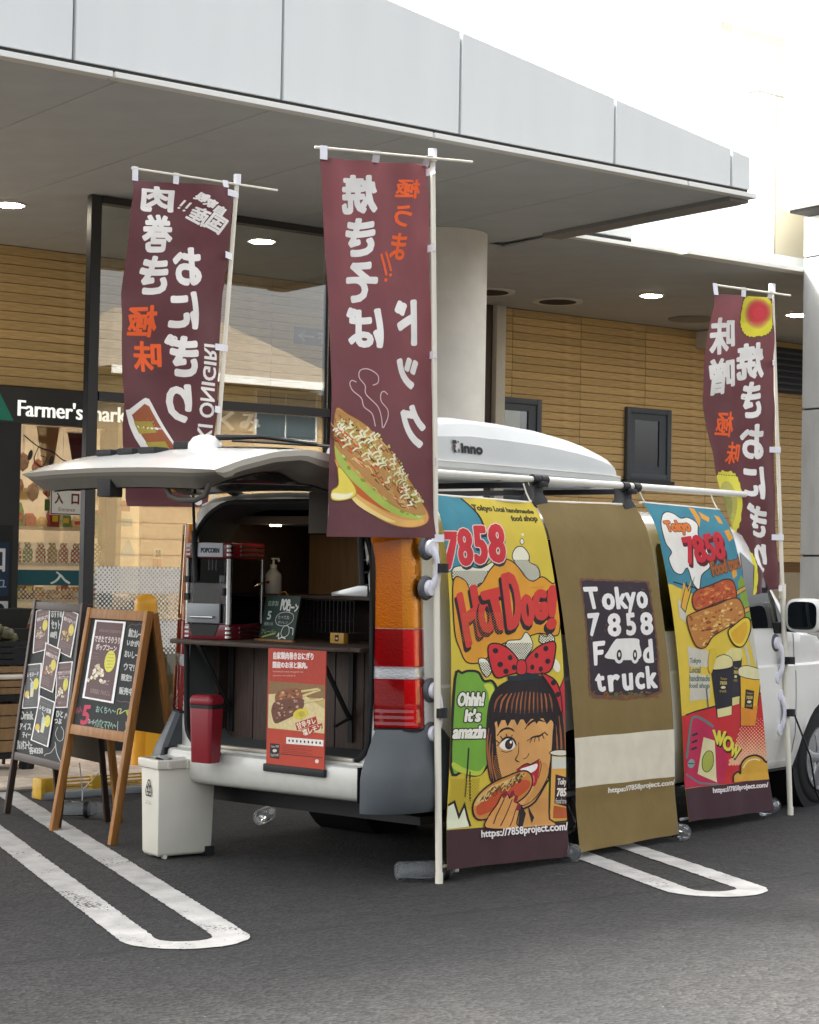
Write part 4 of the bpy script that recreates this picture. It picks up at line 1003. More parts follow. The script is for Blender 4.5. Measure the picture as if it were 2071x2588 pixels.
for i in range(110):
    k = rng.uniform(0, 1); x, y = along(k, rng.uniform(-84, 6)); P.ell(x, y, rng.uniform(5,11), rng.uniform(4,7), rng.choice(['aab850','93a344','c6cb6e','dcd48c','b8a84a']), rng.uniform(0,180), n=7)
for i in range(34):
    k = .03+.93*i/33; x, y = along(k, rng.uniform(-66, 34)); w2 = rng.uniform(16, 30)*(1 if k < .85 else .5)
    P.line([(x+w2,y-w2),(x+6,y-10),(x+14,y+4),(x-8,y+10),(x-w2,y+w2)], rng.uniform(6,10), rng.choice(['ece5bf','e3dcae','f0ead0']), curve=4)
for i in range(22): x, y = along(rng.uniform(.05,.98), rng.uniform(-20,60)); P.line([(x-12,y-6),(x+12,y+9)], 6, rng.choice(['d8632f','c9502c']))
P.blob([(285,1680),(330,1715),(375,1780),(360,1815),(300,1835),(258,1828),(258,1790),(290,1760)], 'e6d25a'); P.blob([(262,1800),(330,1800),(362,1790),(340,1820),(290,1828),(262,1820)], 'f3ecc4'); P.outline([(285,1680),(330,1715),(375,1780),(360,1815),(300,1835),(258,1828),(258,1790),(290,1760)], 4, 'a88a2e', curve=4)
P.text("やきそば", (228,1850,248,1985), 'c9b9b4', mirror=True, rot=0)
P.build("print", cB, fab=True)

# ---- left flag: meat-wrapped rice
SA = cloth_surf(edge_fn([(0,(-.301,1.90,3.515)),(.5,(-.335,1.93,2.65)),(1,(-.216,1.97,1.79))]), edge_fn([(0,(.306,1.765,3.563)),(1,(.288,1.86,1.798))]),
    lambda s, t: .016*math.sin(s*8+t*4)*(.5+.5*t)+.007*math.sin(t*31+s*5)*(1-s*.6)+.014*math.sin(t*13-s*7)+.006*abs(math.sin(t*26))-.018*math.sin(s*2*PI)*max(0, 1-6*t))
tA, cA, sA = flag_thing("maroon flag with a wrapped rice stick picture rising behind the open tailgate", (.30,1.985,0), (.349,1.76,3.612), (-.306,1.90,3.574), (.608,1.70,3.585), SA, (.03,.44,.94), (.03,.26,.5,.66,.78))
P = Print([(797,45),(1400,76),(1272,2025),(772,2015)], sA, (.60, 1.75), L=.02)
for ch, b in (("肉",(858,108,1052,304)),("巻",(868,338,1044,548)),("き",(878,582,1024,768))): P.text(ch, b, WHT, mirror=True, bold=9)
for ch, b in (("お",(1070,538,1212,728)),("に",(1050,778,1192,954)),("ぎ",(1040,994,1184,1198)),("り",(1042,1252,1160,1434))): P.text(ch, b, WHT, mirror=True, bold=10)
for ch, b in (("極",(822,836,980,996)),("味",(862,1026,1010,1184))): P.text(ch, b, ORG, mirror=True, bold=5)
for ch, c, s in (("製",(1208,190),34),("家",(1256,240),32),("自",(1312,296),30),("産",(1200,332),52),("国",(1292,386),50)): P.text(ch, (c[0]-s, c[1]-s, c[0]+s, c[1]+s), WHT, mirror=True, bold=4, rot=33)
P.line([(1122,215),(1098,262)], 13, WHT); P.line([(1152,235),(1128,282)], 13, WHT); P.ell(1092,276,8,8,WHT); P.ell(1120,298,8,8,WHT)
P.text("NIKUMAKI ONIGIRI", (1250-440,1480-42,1250+440,1480+42), WHT, mirror=True, rot=90+3, bold=2.5)
P.poly(smooth_path([(795,1412),(812,1390),(900,1330),(925,1328),(950,1350),(1060,1560),(1200,1860),(1236,1975),(1190,2000),(1130,1890),(980,1690),(880,1600)],3,True), WHT)
P.poly([(828,1418),(905,1356),(935,1366),(1050,1572),(1110,1700),(1010,1700),(905,1560)], '9c5a3a'); P.poly([(842,1450),(945,1445),(968,1502),(872,1514)], 'a8993f'); P.poly([(900,1560),(1004,1550),(1030,1608),(932,1622)], 'a8993f')
P.poly([(1150,1890),(1190,1880),(1222,1960),(1188,1985)], 'cfc98f')
P.build("print", cA, fab=True)

# ---- right flag: miso grilled rice
SCc = cloth_surf(edge_fn([(0,(3.007,.28,3.193)),(.31,(2.956,.33,2.617)),(.58,(3.08,.30,2.152)),(.73,(3.172,.26,1.874)),(.87,(3.21,.20,1.608)),(1,(3.129,.13,1.345))]), edge_fn([(0,(3.476,.14,3.216)),(1,(3.485,.07,1.40))]),
    lambda s, t: .018*math.sin(s*7+t*6)*(.4+.6*t)+.006*math.sin(t*27+s*3)+.014*math.sin(s*13-t*4)*t+.006*abs(math.sin(t*26)))
tC, cC, sC = flag_thing("maroon flag with rice ball pictures on the pole by the van's front door", (3.541,0,0), (3.50,.15,3.281), (3.018,.29,3.249), (3.594,.07,3.237), SCc, (.03,.5,.95), (.03,.27,.52,.78,1.0))
class PrintC(Print):
    LT = [(98,118),(700,33),(1190,122),(1480,200),(1700,268),(2030,290)]; RT = [(128,482),(1975,528)]
    def st(s, x, y):
        xl, xr = lerp_tab(s.LT, y), lerp_tab(s.RT, y); return (x-xl)/(xr-xl), (y-110)/1880.0
P = PrintC(None, sC, (.50, 1.82), L=.02)
for ch, b in (("味",(92,305,246,508)),("噌",(86,542,246,744))): P.text(ch, b, WHT, mirror=True, bold=7)
for ch, b in (("焼",(270,478,418,682)),("き",(302,712,398,902)),("お",(290,952,412,1136)),("に",(306,1192,422,1360)),("ぎ",(316,1410,440,1602)),("り",(364,1652,448,1832))): P.text(ch, b, WHT, mirror=True, bold=8)
for ch, b in (("極",(136,856,242,1000)),("味",(198,1040,272,1184))): P.text(ch, b, ORG, mirror=True, bold=2.5, rot=8)
def sgp(v, e): return math.copysign(abs(v)**e, v)
def scal(cx, cy, rx, ry, n, a=.022, x1=999, x0=-999): return [(min(max(cx+rx*(1+a*math.cos(n*t))*sgp(math.cos(t), .62), x0), x1), cy+ry*(1+a*math.cos(n*t))*sgp(math.sin(t), .62)) for t in [2*PI*i/110 for i in range(110)]]
P.poly(scal(388,268,104,172,30,x1=484), '55502e'); P.poly(scal(388,268,98,166,30,x1=482), 'dcd13c'); 
for k, c in ((1.0,'d2b848'),(.93,'c99a4a'),(.85,'c87a48'),(.77,'c95e48'),(.68,'cb4a48'),(.55,'d04048'),(.4,'d8454c')): P.ell(396,255,86*k,132*k,c,n=28)
P.poly(scal(205,1430,78,205,22,x0=140), 'd6cf4e'); P.ell(205,1440,56,160,'b3ad5e',n=24); P.ell(200,1450,38,110,'9c9a5c',n=20)
P.poly(scal(300,1880,62,180,22,x0=276), 'd9d24a'); P.ell(296,1880,34,120,'c9706a',n=22)
P.build("print", cC, fab=True)

# ================================================================ three printed banners hung along the van's side
def hang_banner(label, TL, TR, BR, BL, fold, col, group="printed banners hung along the van side", base_c=None):
    TL, TR, BR, BL = map(Vector, (TL, TR, BR, BL)); O = Vector((TL.x, BL.y, 0))
    def bow(t): return -.055*math.sin(PI*min(1, t*1.15))*(1 if t < .87 else .6)       # pushed out over the van's flank
    Lf = lambda t: TL.lerp(BL, t)+Vector((0, bow(t)+.05*max(0, 1-t*9)**2, 0)); Rf = lambda t: TR.lerp(BR, t)+Vector((0, bow(t)+.05*max(0, 1-t*9)**2, 0))
    S = cloth_surf(Lf, Rf, fold)
    t = thing("printed_banner", label, "banner", VW(O.x, O.y, 0), VR, group)
    c = grid_cloth(lambda s, u: S(s, u)-O, "cloth", col, t, 44, 90)
    a, b = S(0, 0)-O, S(1, 0)-O; MB().cyl(a+(a-b)*.02+Vector((0,.012,0)), b+(b-a)*.02+Vector((0,.012,0)), .008, n=8).build("top_rod", M_POLE, t, smooth=True)
    a, b = S(0, 1)-O, S(1, 1)-O; MB().cyl(a+(a-b)*.012+Vector((0,.045,.010)), b+(b-a)*.045+Vector((0,.045,.010)), .009, n=10).build("bottom_rod", M_TAB, t, smooth=True)
    for q in (S(.02, 0)-O, S(.98, 0)-O): MB().tube([q, q+Vector((0,.03,.05)), q+Vector((0,.05,.10))], .004, n=6).build("tie_cord", M_POLE, t)
    return t, c, (lambda s, u, h: S(s, u, h)-O)
f1 = lambda s, t: (.009*math.sin(s*13+1)*(1-.5*t)+.002*math.sin(s*27+t*2)+.004*math.sin(t*9+s*5))
DK, SKIN, YEL, RED = '231c1e', 'd79a55', 'd2bb3c', 'c8323a'
c1 = mat("banner_yellow", '#d0b93c', rough=.7, noise=.05, scale=6, bump=.55, bscale=7)
t1, cl1, s1 = hang_banner("yellow pop art banner of a winking woman biting a hot dog", (.093,.12,1.845), (.954,.12,1.838), (.975,-.08,.03), (.025,-.02,.062), f1, c1)
Q1 = [(140,100),(665,140),(830,1960),(181,2017)]
P = Print(Q1, s1, (.88, 1.82), L=.018, step=.00014)
P.poly([(100,1820),(860,1783),(870,1990),(100,2060)], '3f2429')
P.poly([(100,85),(285,100),(345,200),(365,300),(400,410),(330,490),(100,505)], '3f8797'); P.line([(285,108),(345,200),(365,300),(400,410)], 9, DK, curve=4)
P.text("Tokyo Local handmade", None, '4c4522', quad=[(330,150),(645,178),(645,202),(330,188)], bold=2); P.text("food shop", (522,208,652,244), '4c4522', bold=2)
lob = lambda cx, cy, rx, ry: [(cx+rx*math.cos(2*PI*i/18), cy+ry*math.sin(2*PI*i/18)) for i in range(18)]
def halftone(pts, outline=DK, dot='3a3a38', p=15, r=4.2):
    P.blob(pts, 'e3e0c8'); P.outline(pts, 5, outline, curve=5)
    q = smooth_path(pts, 4, True)
    def ins(x, y):
        c = False; j = len(q)-1
        for i in range(len(q)):
            if (q[i][1] > y) != (q[j][1] > y) and x < (q[j][0]-q[i][0])*(y-q[i][1])/(q[j][1]-q[i][1])+q[i][0]: c = not c
            j = i
        return 1 if c else 0
    xs_ = [a for a, b in q]; ys_ = [b for a, b in q]; cy = (min(ys_)+max(ys_))/2-25
    P.dots(lambda x, y: ins(x, y) if y > cy else 0, min(xs_)+6, min(ys_)+6, max(xs_)-6, max(ys_)-6, p, r, dot)
halftone([(495,420),(520,375),(560,370),(590,410),(590,450),(625,470),(635,520),(610,545),(585,560),(560,520),(520,470)])
P.ell(558,342,11,15,'e3e0c8'); P.outline(lob(558,342,11,15), 3, DK); P.ell(566,306,7,8,'e3e0c8')
halftone([(175,480),(260,470),(330,480),(400,440),(420,470),(380,520),(370,550),(320,560),(290,595),(230,560),(175,560)])
ob = [(172,545),(240,543),(270,590),(330,560),(372,490),(420,438),(480,440),(525,475),(560,525),(600,548),(645,525),(690,560),(722,548),(728,640),(718,800),(690,830),(640,818),(600,820),(510,848),(420,868),(352,938),(300,968),(240,962),(205,905),(172,800)]
P.blob(ob, 'd6962e'); P.outline(ob, 6, DK, curve=5)
P.text("7", (132,300,205,480), RED, bold=9, outline='e6c9bc', ow=5)
for ch, b in (("8",(215,282,285,462)),("5",(306,268,358,452)),("8",(378,258,446,445))):
    P.text(ch, b, '26343a', bold=9, shift=(4,20)); P.text(ch, b, RED, bold=9, outline='e6c9bc', ow=5)
for ch, q in (("H",[(196,622),(292,575),(325,815),(246,880)]),("O",[(312,650),(378,628),(390,790),(322,815)]),("T",[(330,612),(425,585),(428,780),(395,795)]),("D",[(430,520),(505,500),(520,760),(450,790)]),("O",[(528,632),(582,620),(588,762),(538,775)]),("G",[(598,612),(648,594),(652,732),(606,748)]),("!",[(676,582),(702,575),(690,780),(664,790)])):
    P.text(ch, None, DK, quad=q, bold=15, shift=(-9,20)); P.text(ch, None, 'c93a33', quad=q, bold=12)
P.dots(lambda x, y: .9 if (y > 705 and y < 860 and x < 420) else 0, 215, 640, 420, 860, 13, 2.2, 'd98a4a')
halftone([(440,855),(480,850),(515,845),(545,810),(575,850),(578,890),(545,935),(512,968),(475,930),(430,890)], p=13, r=3.6)
halftone([(618,860),(625,820),(650,835),(672,815),(692,850),(660,870)], p=13, r=3.6); halftone([(302,950),(335,945),(360,970),(368,1010),(345,1040),(318,1010)], p=13, r=3.6)
P.blob([(680,970),(700,950),(722,985),(716,1015),(695,1008)], 'e3e0c8')
P.poly([(720,1110),(765,1000),(790,1330),(760,1290)], RED); P.line([(720,1110),(765,1000)], 5, DK)
# speech tree
gr = [(176,1050),(215,1018),(250,1008),(300,1015),(330,1060),(370,1060),(392,1110),(375,1200),(385,1290),(360,1380),(375,1470),(340,1530),(290,1540),(240,1520),(176,1500)]
P.blob(gr, '74a83a'); P.outline(gr, 13, DK, curve=4); P.blob([(330,1080),(365,1075),(380,1110),(362,1180),(352,1120)], 'c3cf4a'); P.blob([(185,1470),(240,1500),(320,1520),(356,1490),(330,1540),(240,1530),(185,1500)], 'b9c846')
P.line([(262,1400),(262,1650)], 8, DK); P.line([(276,1520),(290,1670)], 7, DK)
for tx, b in (("Ohhh!",(196,1120,330,1185)),("It's",(238,1205,315,1265)),("amazin!!",(180,1285,380,1350))): P.text(tx, b, 'e9e6d8', bold=4, outline=DK, ow=6, shear=.1)
P.dots(lambda x, y: 1, 185, 1560, 330, 1720, 16, 4, 'b39d2c')
P.poly([(172,1700),(205,1670),(240,1740),(262,1700),(300,1800),(172,1812)], 'e3e6c8'); P.line([(176,1690),(205,1672),(238,1750),(262,1690),(300,1800)], 12, DK)
# woman: hair, face
P.blob([(348,1260),(362,1150),(405,1080),(480,1040),(560,1024),(640,1040),(705,1095),(745,1200),(772,1320),(795,1450),(806,1575),(775,1610),(720,1590),(690,1540),(560,1300),(480,1540),(440,1600),(395,1580),(368,1500),(352,1400)], '241c1f')
for x0, y0, x1, y1, x2, y2, w_ in ((362,1300,358,1400,392,1560,9),(374,1330,372,1430,408,1585,7),(385,1380,392,1480,425,1590,6),(728,1240,752,1380,772,1590,10),(716,1280,735,1420,752,1600,8),(742,1200,770,1340,792,1560,7)): P.line([(x0,y0),(x1,y1),(x2,y2)], [w_*.4,w_,w_*1.1,w_,w_*.4], '9c5c38', curve=5)
face = [(392,1310),(398,1262),(540,1255),(690,1258),(706,1340),(706,1470),(692,1575),(645,1655),(565,1700),(500,1650),(436,1545),(404,1420)]
P.poly([(560,1640),(690,1560),(716,1690),(750,1800),(548,1812)], 'd29a58')
P.blob(face, 'dba564'); P.outline(face, 5, DK, curve=5)
P.dots(lambda x, y: 1 if (x-548)**2/150**2+(y-1470)**2/205**2 < 1 else 0, 400, 1270, 700, 1690, 11, 2.3, 'c58a45'); P.dots(lambda x, y: 1, 585, 1665, 725, 1795, 11, 2.3, 'c08542')
P.blob([(600,1500),(680,1480),(700,1540),(660,1630),(600,1680),(575,1690),(630,1600)], 'c98f4c')
P.poly([(366,1275),(392,1240),(404,1300),(424,1238),(446,1292),(470,1240),(498,1288),(524,1244),(552,1284),(585,1246),(612,1282),(645,1244),(672,1284),(698,1248),(722,1300),(730,1190),(690,1110),(620,1064),(540,1050),(460,1066),(396,1116),(364,1190)], '241c1f')
for i in range(13):
    x = 388+i*25; k = (i-6)/6; P.line([(x+k*6,1228-10*abs(k)),(x-k*4,1168-8*abs(k)),(x-k*22+6,1112+14*abs(k))], [3,8,9,7,3], 'a2623c' if i % 3 else '8c4f30', curve=4)
P.line([(402,1340),(425,1308),(458,1302),(484,1318)], [5,10,12,9,5], DK, curve=4); P.line([(545,1308),(572,1276),(612,1260),(660,1270)], [5,11,13,10,5], DK, curve=4)
P.blob([(416,1388),(446,1354),(480,1364),(494,1394),(470,1412),(436,1410)], 'f0ece4'); P.ell(461,1383,21,27,'2a1d1c'); P.ell(461,1383,13,17,'4a2c22'); P.ell(468,1372,6,8,'f7f5f0'); P.line([(404,1392),(440,1350),(480,1358),(502,1390)], [4,10,12,10,5], DK, curve=4)
for a_, b_ in (((412,1376),(398,1362)),((428,1360),(416,1340)),((448,1350),(442,1330)),((470,1354),(472,1334))): P.line([a_, b_], 4.5, DK)
P.line([(424,1416),(450,1424),(480,1414)], 3.5, DK, curve=3)
P.line([(562,1368),(600,1348),(640,1342),(666,1322)], [4,9,11,9,4], DK, curve=4)
for a_, b_ in (((592,1350),(580,1378)),((612,1346),(606,1374)),((632,1342),(636,1370)),((650,1334),(664,1358)),((662,1324),(682,1340))): P.line([a_, b_], 5, DK)
P.line([(514,1372),(518,1430),(504,1462),(530,1476)], [3,5,7,7,4], DK, curve=4); P.line([(550,1460),(570,1452),(580,1432)], 4, DK, curve=3)
P.blob([(516,1516),(548,1494),(575,1484),(596,1488),(644,1466),(650,1530),(636,1596),(604,1592),(560,1545)], 'b3262b'); P.blob([(538,1514),(585,1498),(634,1486),(630,1516),(584,1534)], 'f2eee6'); P.blob([(590,1560),(620,1545),(628,1580),(606,1586)], 'd8626a'); P.line([(514,1516),(548,1494),(575,1484),(596,1488),(648,1462)], [4,7,7,7,5], DK, curve=3)
P.line([(652,1470),(660,1500),(650,1560)], 4, DK, curve=3)
# bow
for pts in ([(352,885),(395,868),(455,905),(500,965),(500,1010),(440,1030),(390,1042),(362,980)], [(525,975),(560,925),(620,880),(690,860),(692,935),(672,1010),(610,1025),(540,1018)], [(630,1020),(700,1060),(735,1150),(740,1230),(700,1130),(655,1060)]):
    P.blob(pts, 'c62f33'); P.outline(pts, 7, DK, curve=5)
for x, y in ((385,905),(405,975),(450,940),(430,1010),(470,990),(575,990),(600,930),(650,895),(660,960),(625,1000),(690,1070),(715,1130)): P.ell(x, y, 12, 14, '241c1e')
P.blob([(492,958),(535,958),(540,1020),(488,1022)], 'c62f33'); P.outline([(492,958),(535,958),(540,1020),(488,1022)], 6, DK, curve=4); P.poly([(436,1035),(600,1020),(632,1050),(440,1062)], '1d2a33')
# hot dog and hand
bn = [(305,1700),(330,1640),(400,1580),(480,1540),(560,1520),(605,1545),(612,1600),(570,1660),(470,1720),(390,1765),(330,1760)]
P.blob(bn, 'c9853c'); P.outline(bn, 8, DK, curve=5); P.blob([(330,1690),(420,1620),(520,1575),(590,1570),(600,1605),(540,1655),(430,1715),(345,1745)], 'c2502c'); P.blob([(312,1690),(340,1640),(420,1585),(520,1545),(560,1550),(430,1610),(335,1690)], 'd9b268')
rg = random.Random(5)
for i in range(26):
    k = i/26; x, y = 345+215*k+rg.uniform(-10,10), 1660-115*k+rg.uniform(-16,16); P.line([(x-16,y+8),(x-4,y-12),(x+10,y+6),(x+22,y-10)], 5, rg.choice(['e3cf8f','7a4a26','d8b86a','3a281c']), curve=3)
hand = [(385,1810),(400,1745),(430,1690),(450,1640),(478,1640),(490,1660),(500,1635),(522,1650),(528,1680),(545,1690),(552,1730),(540,1790),(560,1812)]
P.blob(hand, SKIN); P.outline(hand, 6, DK, curve=4)
for a in ([(462,1660),(435,1740),(420,1790)], [(505,1665),(480,1740),(452,1800)], [(538,1700),(520,1760),(500,1805)]): P.line(a, 5, DK, curve=3)
for x, y, r in ((462,1640,20),(502,1638,15),(526,1665,18),(545,1705,14)): P.ell(x, y, 11, 19, '8d2034', r)
P.poly([(560,1690),(590,1740),(570,1812),(548,1812)], DK); P.poly([(600,1700),(640,1760),(625,1790),(610,1740)], DK); P.line([(700,1570),(640,1680),(560,1720)], 10, DK, curve=3)
# jar
P.poly([(706,1440),(790,1440),(832,1770),(730,1775)], 'd9a24a'); P.line([(706,1440),(722,1770),(745,1785),(828,1778)], 7, DK); P.ell(752,1430,55,16,'ded9c4'); P.outline(lob(752,1430,55,16), 5, DK); P.poly([(710,1450),(792,1452),(800,1510),(716,1512)], 'cfd0c0'); P.poly([(735,1540),(812,1560),(822,1710),(742,1690)], '3a2226')
P.text("Tokyo", (748,1562,808,1602), 'e6e0d4', bold=1); P.text("7858", (750,1612,816,1652), 'e6e0d4', bold=2); P.text("food truck", (746,1662,818,1690), 'e6e0d4'); P.poly([(740,1700),(824,1715),(830,1765),(738,1765)], 'b0562c')
P.text("https://7858project.com/", None, 'e9e4e2', quad=[(358,1822),(812,1785),(815,1835),(360,1868)], bold=1.5)
P.build("print", cl1, fab=True)

# ---- olive banner with the stall's name
c2 = mat("banner_olive", '#7c683a', rough=.75, noise=.06, scale=7, bump=.55, bscale=7)
f2 = lambda s, t: .007*math.sin(s*13+t*2)+.002*math.sin(s*27+2)*(t)+.003*math.sin(t*11)
t2, cl2, s2 = hang_banner("olive banner with the stall's name on a dark worn card", (.957,.11,1.845), (1.934,.11,1.862), (2.051,-.09,.04), (1.088,-.07,.035), f2, c2)
P = Print([(45,135),(560,150),(775,1845),(258,1945)], s2, (.96, 1.82), L=.018, step=.00014)
P.poly(ragged([(203,532),(566,543),(600,800),(632,1118),(585,1145),(440,1158),(275,1152),(250,1100),(232,800)], 3, 14), '6e4a36'); P.poly(ragged([(212,542),(558,552),(592,800),(620,1108),(570,1130),(300,1136),(262,1110),(240,800)], 3, 14), '322930')
rg = random.Random(9)
for i in range(46): P.ell(rg.uniform(255,600), rg.choice([rg.uniform(560,700), rg.uniform(1105,1140), rg.uniform(560,1130)]), rg.uniform(2,9), rg.uniform(2,6), rg.choice(['5a4028','6b4a2a','4a3434']), rg.uniform(0,180), n=7)
for i in range(40): P.ell(rg.uniform(330,610), rg.uniform(1115,1150), rg.uniform(3,13), rg.uniform(3,8), rg.choice(['7a4c28','6a5a2e','5f6238','84532c']), rg.uniform(-20,20), n=7)
for tx, q in (("T",[(225,582),(290,580),(300,685),(258,685)]),("o",[(318,615),(366,612),(372,688),(322,690)]),("k",[(378,580),(425,578),(440,682),(388,685)]),("y",[(432,610),(490,606),(478,702),(450,706)]),("o",[(502,604),(550,602),(556,680),(508,682)]),
    ("7",[(246,718),(298,714),(282,826),(260,826)]),("8",[(342,718),(396,714),(402,824),(348,828)]),("5",[(432,716),(482,712),(490,818),(440,822)]),("8",[(520,712),(574,708),(580,816),(528,820)]),("F",[(276,864),(326,858),(310,972),(284,976)]),("d",[(536,868),(574,846),(584,960),(540,964)]),
    ("t",[(284,1030),(326,1024),(336,1110),(304,1112)]),("r",[(350,1034),(396,1028),(392,1108),(360,1110)]),("u",[(416,1028),(466,1022),(472,1102),(424,1106)]),("c",[(490,1022),(536,1018),(542,1096),(496,1100)]),("k",[(552,988),(598,984),(606,1090),(564,1094)])):
    P.text(tx, None, 'e9e6e2', quad=q, bold=5.5)
P.blob([(342,945),(345,905),(375,850),(400,842),(500,842),(512,870),(512,945)], 'e3e0da', 4)
for x in (396, 484): P.ell(x, 928, 26, 42, 'e3e0da'); P.ell(x, 926, 13, 28, '322930'); P.ell(x, 924, 5, 12, 'e3e0da')
P.poly([(140,1358),(770,1300),(800,1543),(150,1619)], 'd8d1bb')
P.text("https://7858project.com/", None, 'ded8cc', quad=[(393,1612),(738,1566),(741,1600),(396,1645)], bold=1.5)
P.build("print", cl2, fab=True)

# ---- third banner: skewers and drinks
c3 = mat("banner_gold", '#d9bd3e', rough=.7, noise=.05, scale=6, bump=.55, bscale=7)
f3 = lambda s, t: .009*math.sin(s*11+t*3)*(.4+.6*t)+.002*math.sin(s*25)+.004*math.sin(t*8)
t3, cl3, s3 = hang_banner("colourful banner of meat skewers, takeaway cups and WOW lettering", (2.03,.11,1.878), (2.90,.11,1.868), (3.300,.0,.05), (2.300,.0,.075), f3, c3)
P = Print([(40,155),(500,190),(752,1905),(255,1962)], s3, (.95, 1.82), L=.018, step=.00014)
P.poly([(-40,140),(505,178),(560,520),(560,720),(300,690),(110,612),(60,600)], '3f8496'); P.line([(122,600),(250,630),(300,660)], 8, DK)
P.poly([(520,600),(545,560),(640,700),(672,835),(545,800)], '7f9f3c'); P.line([(560,800),(672,838)], 9, DK)
for i in range(9):
    a = 200+i*22; P.poly([(520,960),(520+700*math.cos(R(a)),960-700*abs(math.sin(R(a)))+i*40),(520+700*math.cos(R(a+9)),960-620*abs(math.sin(R(a+9)))+i*40)], 'c9c3b0') if i in () else None
for q in ([(140,690),(200,760),(190,830),(150,800)], [(200,960),(330,990),(330,1080),(215,1080)], [(222,1110),(340,1130),(345,1260),(228,1275)], [(560,860),(600,850),(640,1060),(620,1080)], [(630,850),(662,850),(688,1020),(670,1060)], [(530,900),(545,890),(590,1060),(575,1070)]): P.poly(q, 'c8c3b2')
for q in ([(300,180),(330,185),(340,240),(315,290)], [(350,200),(400,235),(385,260),(350,240)], [(440,220),(475,230),(480,270),(450,265)], [(470,310),(505,300),(520,350),(490,370)], [(480,520),(515,500),(520,560),(490,580)], [(400,330),(420,340),(415,370)]): P.poly(q, 'd99a3a')
cl = [(85,290),(110,230),(150,205),(190,215),(225,240),(270,235),(310,270),(300,330),(330,380),(350,500),(300,560),(280,640),(240,600),(215,520),(180,555),(130,540),(105,470),(125,430),(95,380)]
P.blob(cl, 'e6e3da'); P.outline(cl, 5, DK, curve=4)
P.text("Tokyo", None, 'd9772f', quad=[(108,262),(262,250),(265,330),(120,330)], bold=4, outline='7a3a1c', ow=4)
P.text("7858", None, '5a1620', quad=[(200,362),(440,325),(452,470),(225,505)], bold=9, shift=(5,10)); P.text("7858", None, 'c62836', quad=[(198,352),(438,316),(448,460),(222,496)], bold=7)
P.text("Food truck", None, '9c5a2a', quad=[(348,488),(560,440),(565,505),(360,565)], bold=4, outline='4a2a18', ow=3)
P.poly([(160,740),(185,600),(210,640),(235,580),(215,690),(190,770)], 'd9a63a'); P.line([(160,740),(205,600),(212,650),(255,570),(215,690),(190,770)], 5, DK, closed=True)
for q in ([(500,650),(562,618),(566,640),(504,675)], [(540,752),(650,705),(655,728),(545,778)]): P.poly(q, 'c9a052'); P.line([q[0], q[1]], 4, DK); P.line([q[3], q[2]], 4, DK)
def meat(pts, cols, n, sd):
    P.blob(pts, cols[0]); q = smooth_path(pts, 4, True); r_ = random.Random(sd); xs_ = [a for a, b in q]; ys_ = [b for a, b in q]; cx, cy = sum(xs_)/len(q), sum(ys_)/len(q)
    for i in range(n):
        a = r_.uniform(0, 2*PI); k = math.sqrt(r_.random())*.88; j = int(a/(2*PI)*len(q)) % len(q); x, y = cx+(q[j][0]-cx)*k, cy+(q[j][1]-cy)*k
        P.ell(x, y, r_.uniform(5,17), r_.uniform(3,9), r_.choice(cols[1:]), r_.uniform(-40,10), n=8)
    P.outline(pts, 6, '3a2016', curve=4)
meat([(232,700),(255,650),(330,620),(430,582),(485,592),(503,650),(492,688),(400,705),(300,748),(250,755)], ['b5522a','c9743c','8f3a1e','d98a4a','a3461f'], 55, 2)
meat([(196,810),(220,780),(330,740),(470,688),(528,702),(552,775),(530,815),(420,860),(350,905),(310,965),(260,965),(220,895)], ['b87a3a','d6a85a','8f4a22','c9934a','e0c07a','7a3a1c'], 90, 4)
lw = [(436,880),(470,845),(540,800),(578,805),(585,860),(560,930),(520,965),(470,945)]
P.blob(lw, 'e3c63a'); P.outline(lw, 7, DK, curve=4); P.blob([(455,885),(500,850),(555,820),(565,870),(540,925),(510,945),(475,930)], 'd9a82e')
for tx, y in (("Tokyo",1030),("Local",1078),("handmade",1126),("food shop",1172)): P.text(tx, (220,y,285 if len(tx) < 6 else 340,y+34), '6a7a6e', bold=1.5)
P.line([(322,1200),(345,1350)], 8, '5a6262')
# red table, then cups
P.poly([(120,1375),(720,1210),(760,1722),(150,1780)], 'c22a30'); P.line([(203,1352),(700,1215)], 9, DK)
P.dots(lambda x, y: min(1.3, .35+(y-1370)/260) if x > 560-(y-1370)*.35 else 0, 480, 1375, 715, 1640, 20, 7.5, 'e6b08a')
def cup(x0, y0, x1, y1, x2, y2, x3, y3, c, lid):
    P.poly([(x0,y0),(x1,y1),(x2,y2),(x3,y3)], c); P.line([(x0,y0),(x1,y1),(x2,y2),(x3,y3)], 5, DK, closed=True)
cup(440,1020,528,1005,524,1290,465,1300,'2b2833',1); P.poly([(414,1000),(450,972),(520,970),(534,1010),(520,1040),(430,1050)], 'd9cf8a'); P.poly([(466,1255),(524,1245),(524,1290),(468,1300)], 'd9cf8a')
cup(345,1090,462,1070,472,1350,392,1368,'272430',1); P.blob([(352,1040),(400,1008),(455,1025),(468,1060),(452,1080),(360,1095),(345,1075)], 'dcd296'); P.outline([(352,1040),(400,1008),(455,1025),(468,1060),(452,1080),(360,1095),(345,1075)], 4, DK, curve=3); P.poly([(388,1320),(468,1300),(470,1350),(394,1368)], 'dcd296')
P.blob([(325,1040),(340,980),(365,972),(372,1000),(360,1060),(345,1115),(330,1100)], 'd6b83a')
P.poly([(630,905),(642,905),(630,1110),(618,1110)], 'b3b28a'); P.blob([(640,1060),(655,1035),(672,1080),(675,1160),(655,1200)], 'dcc23a')
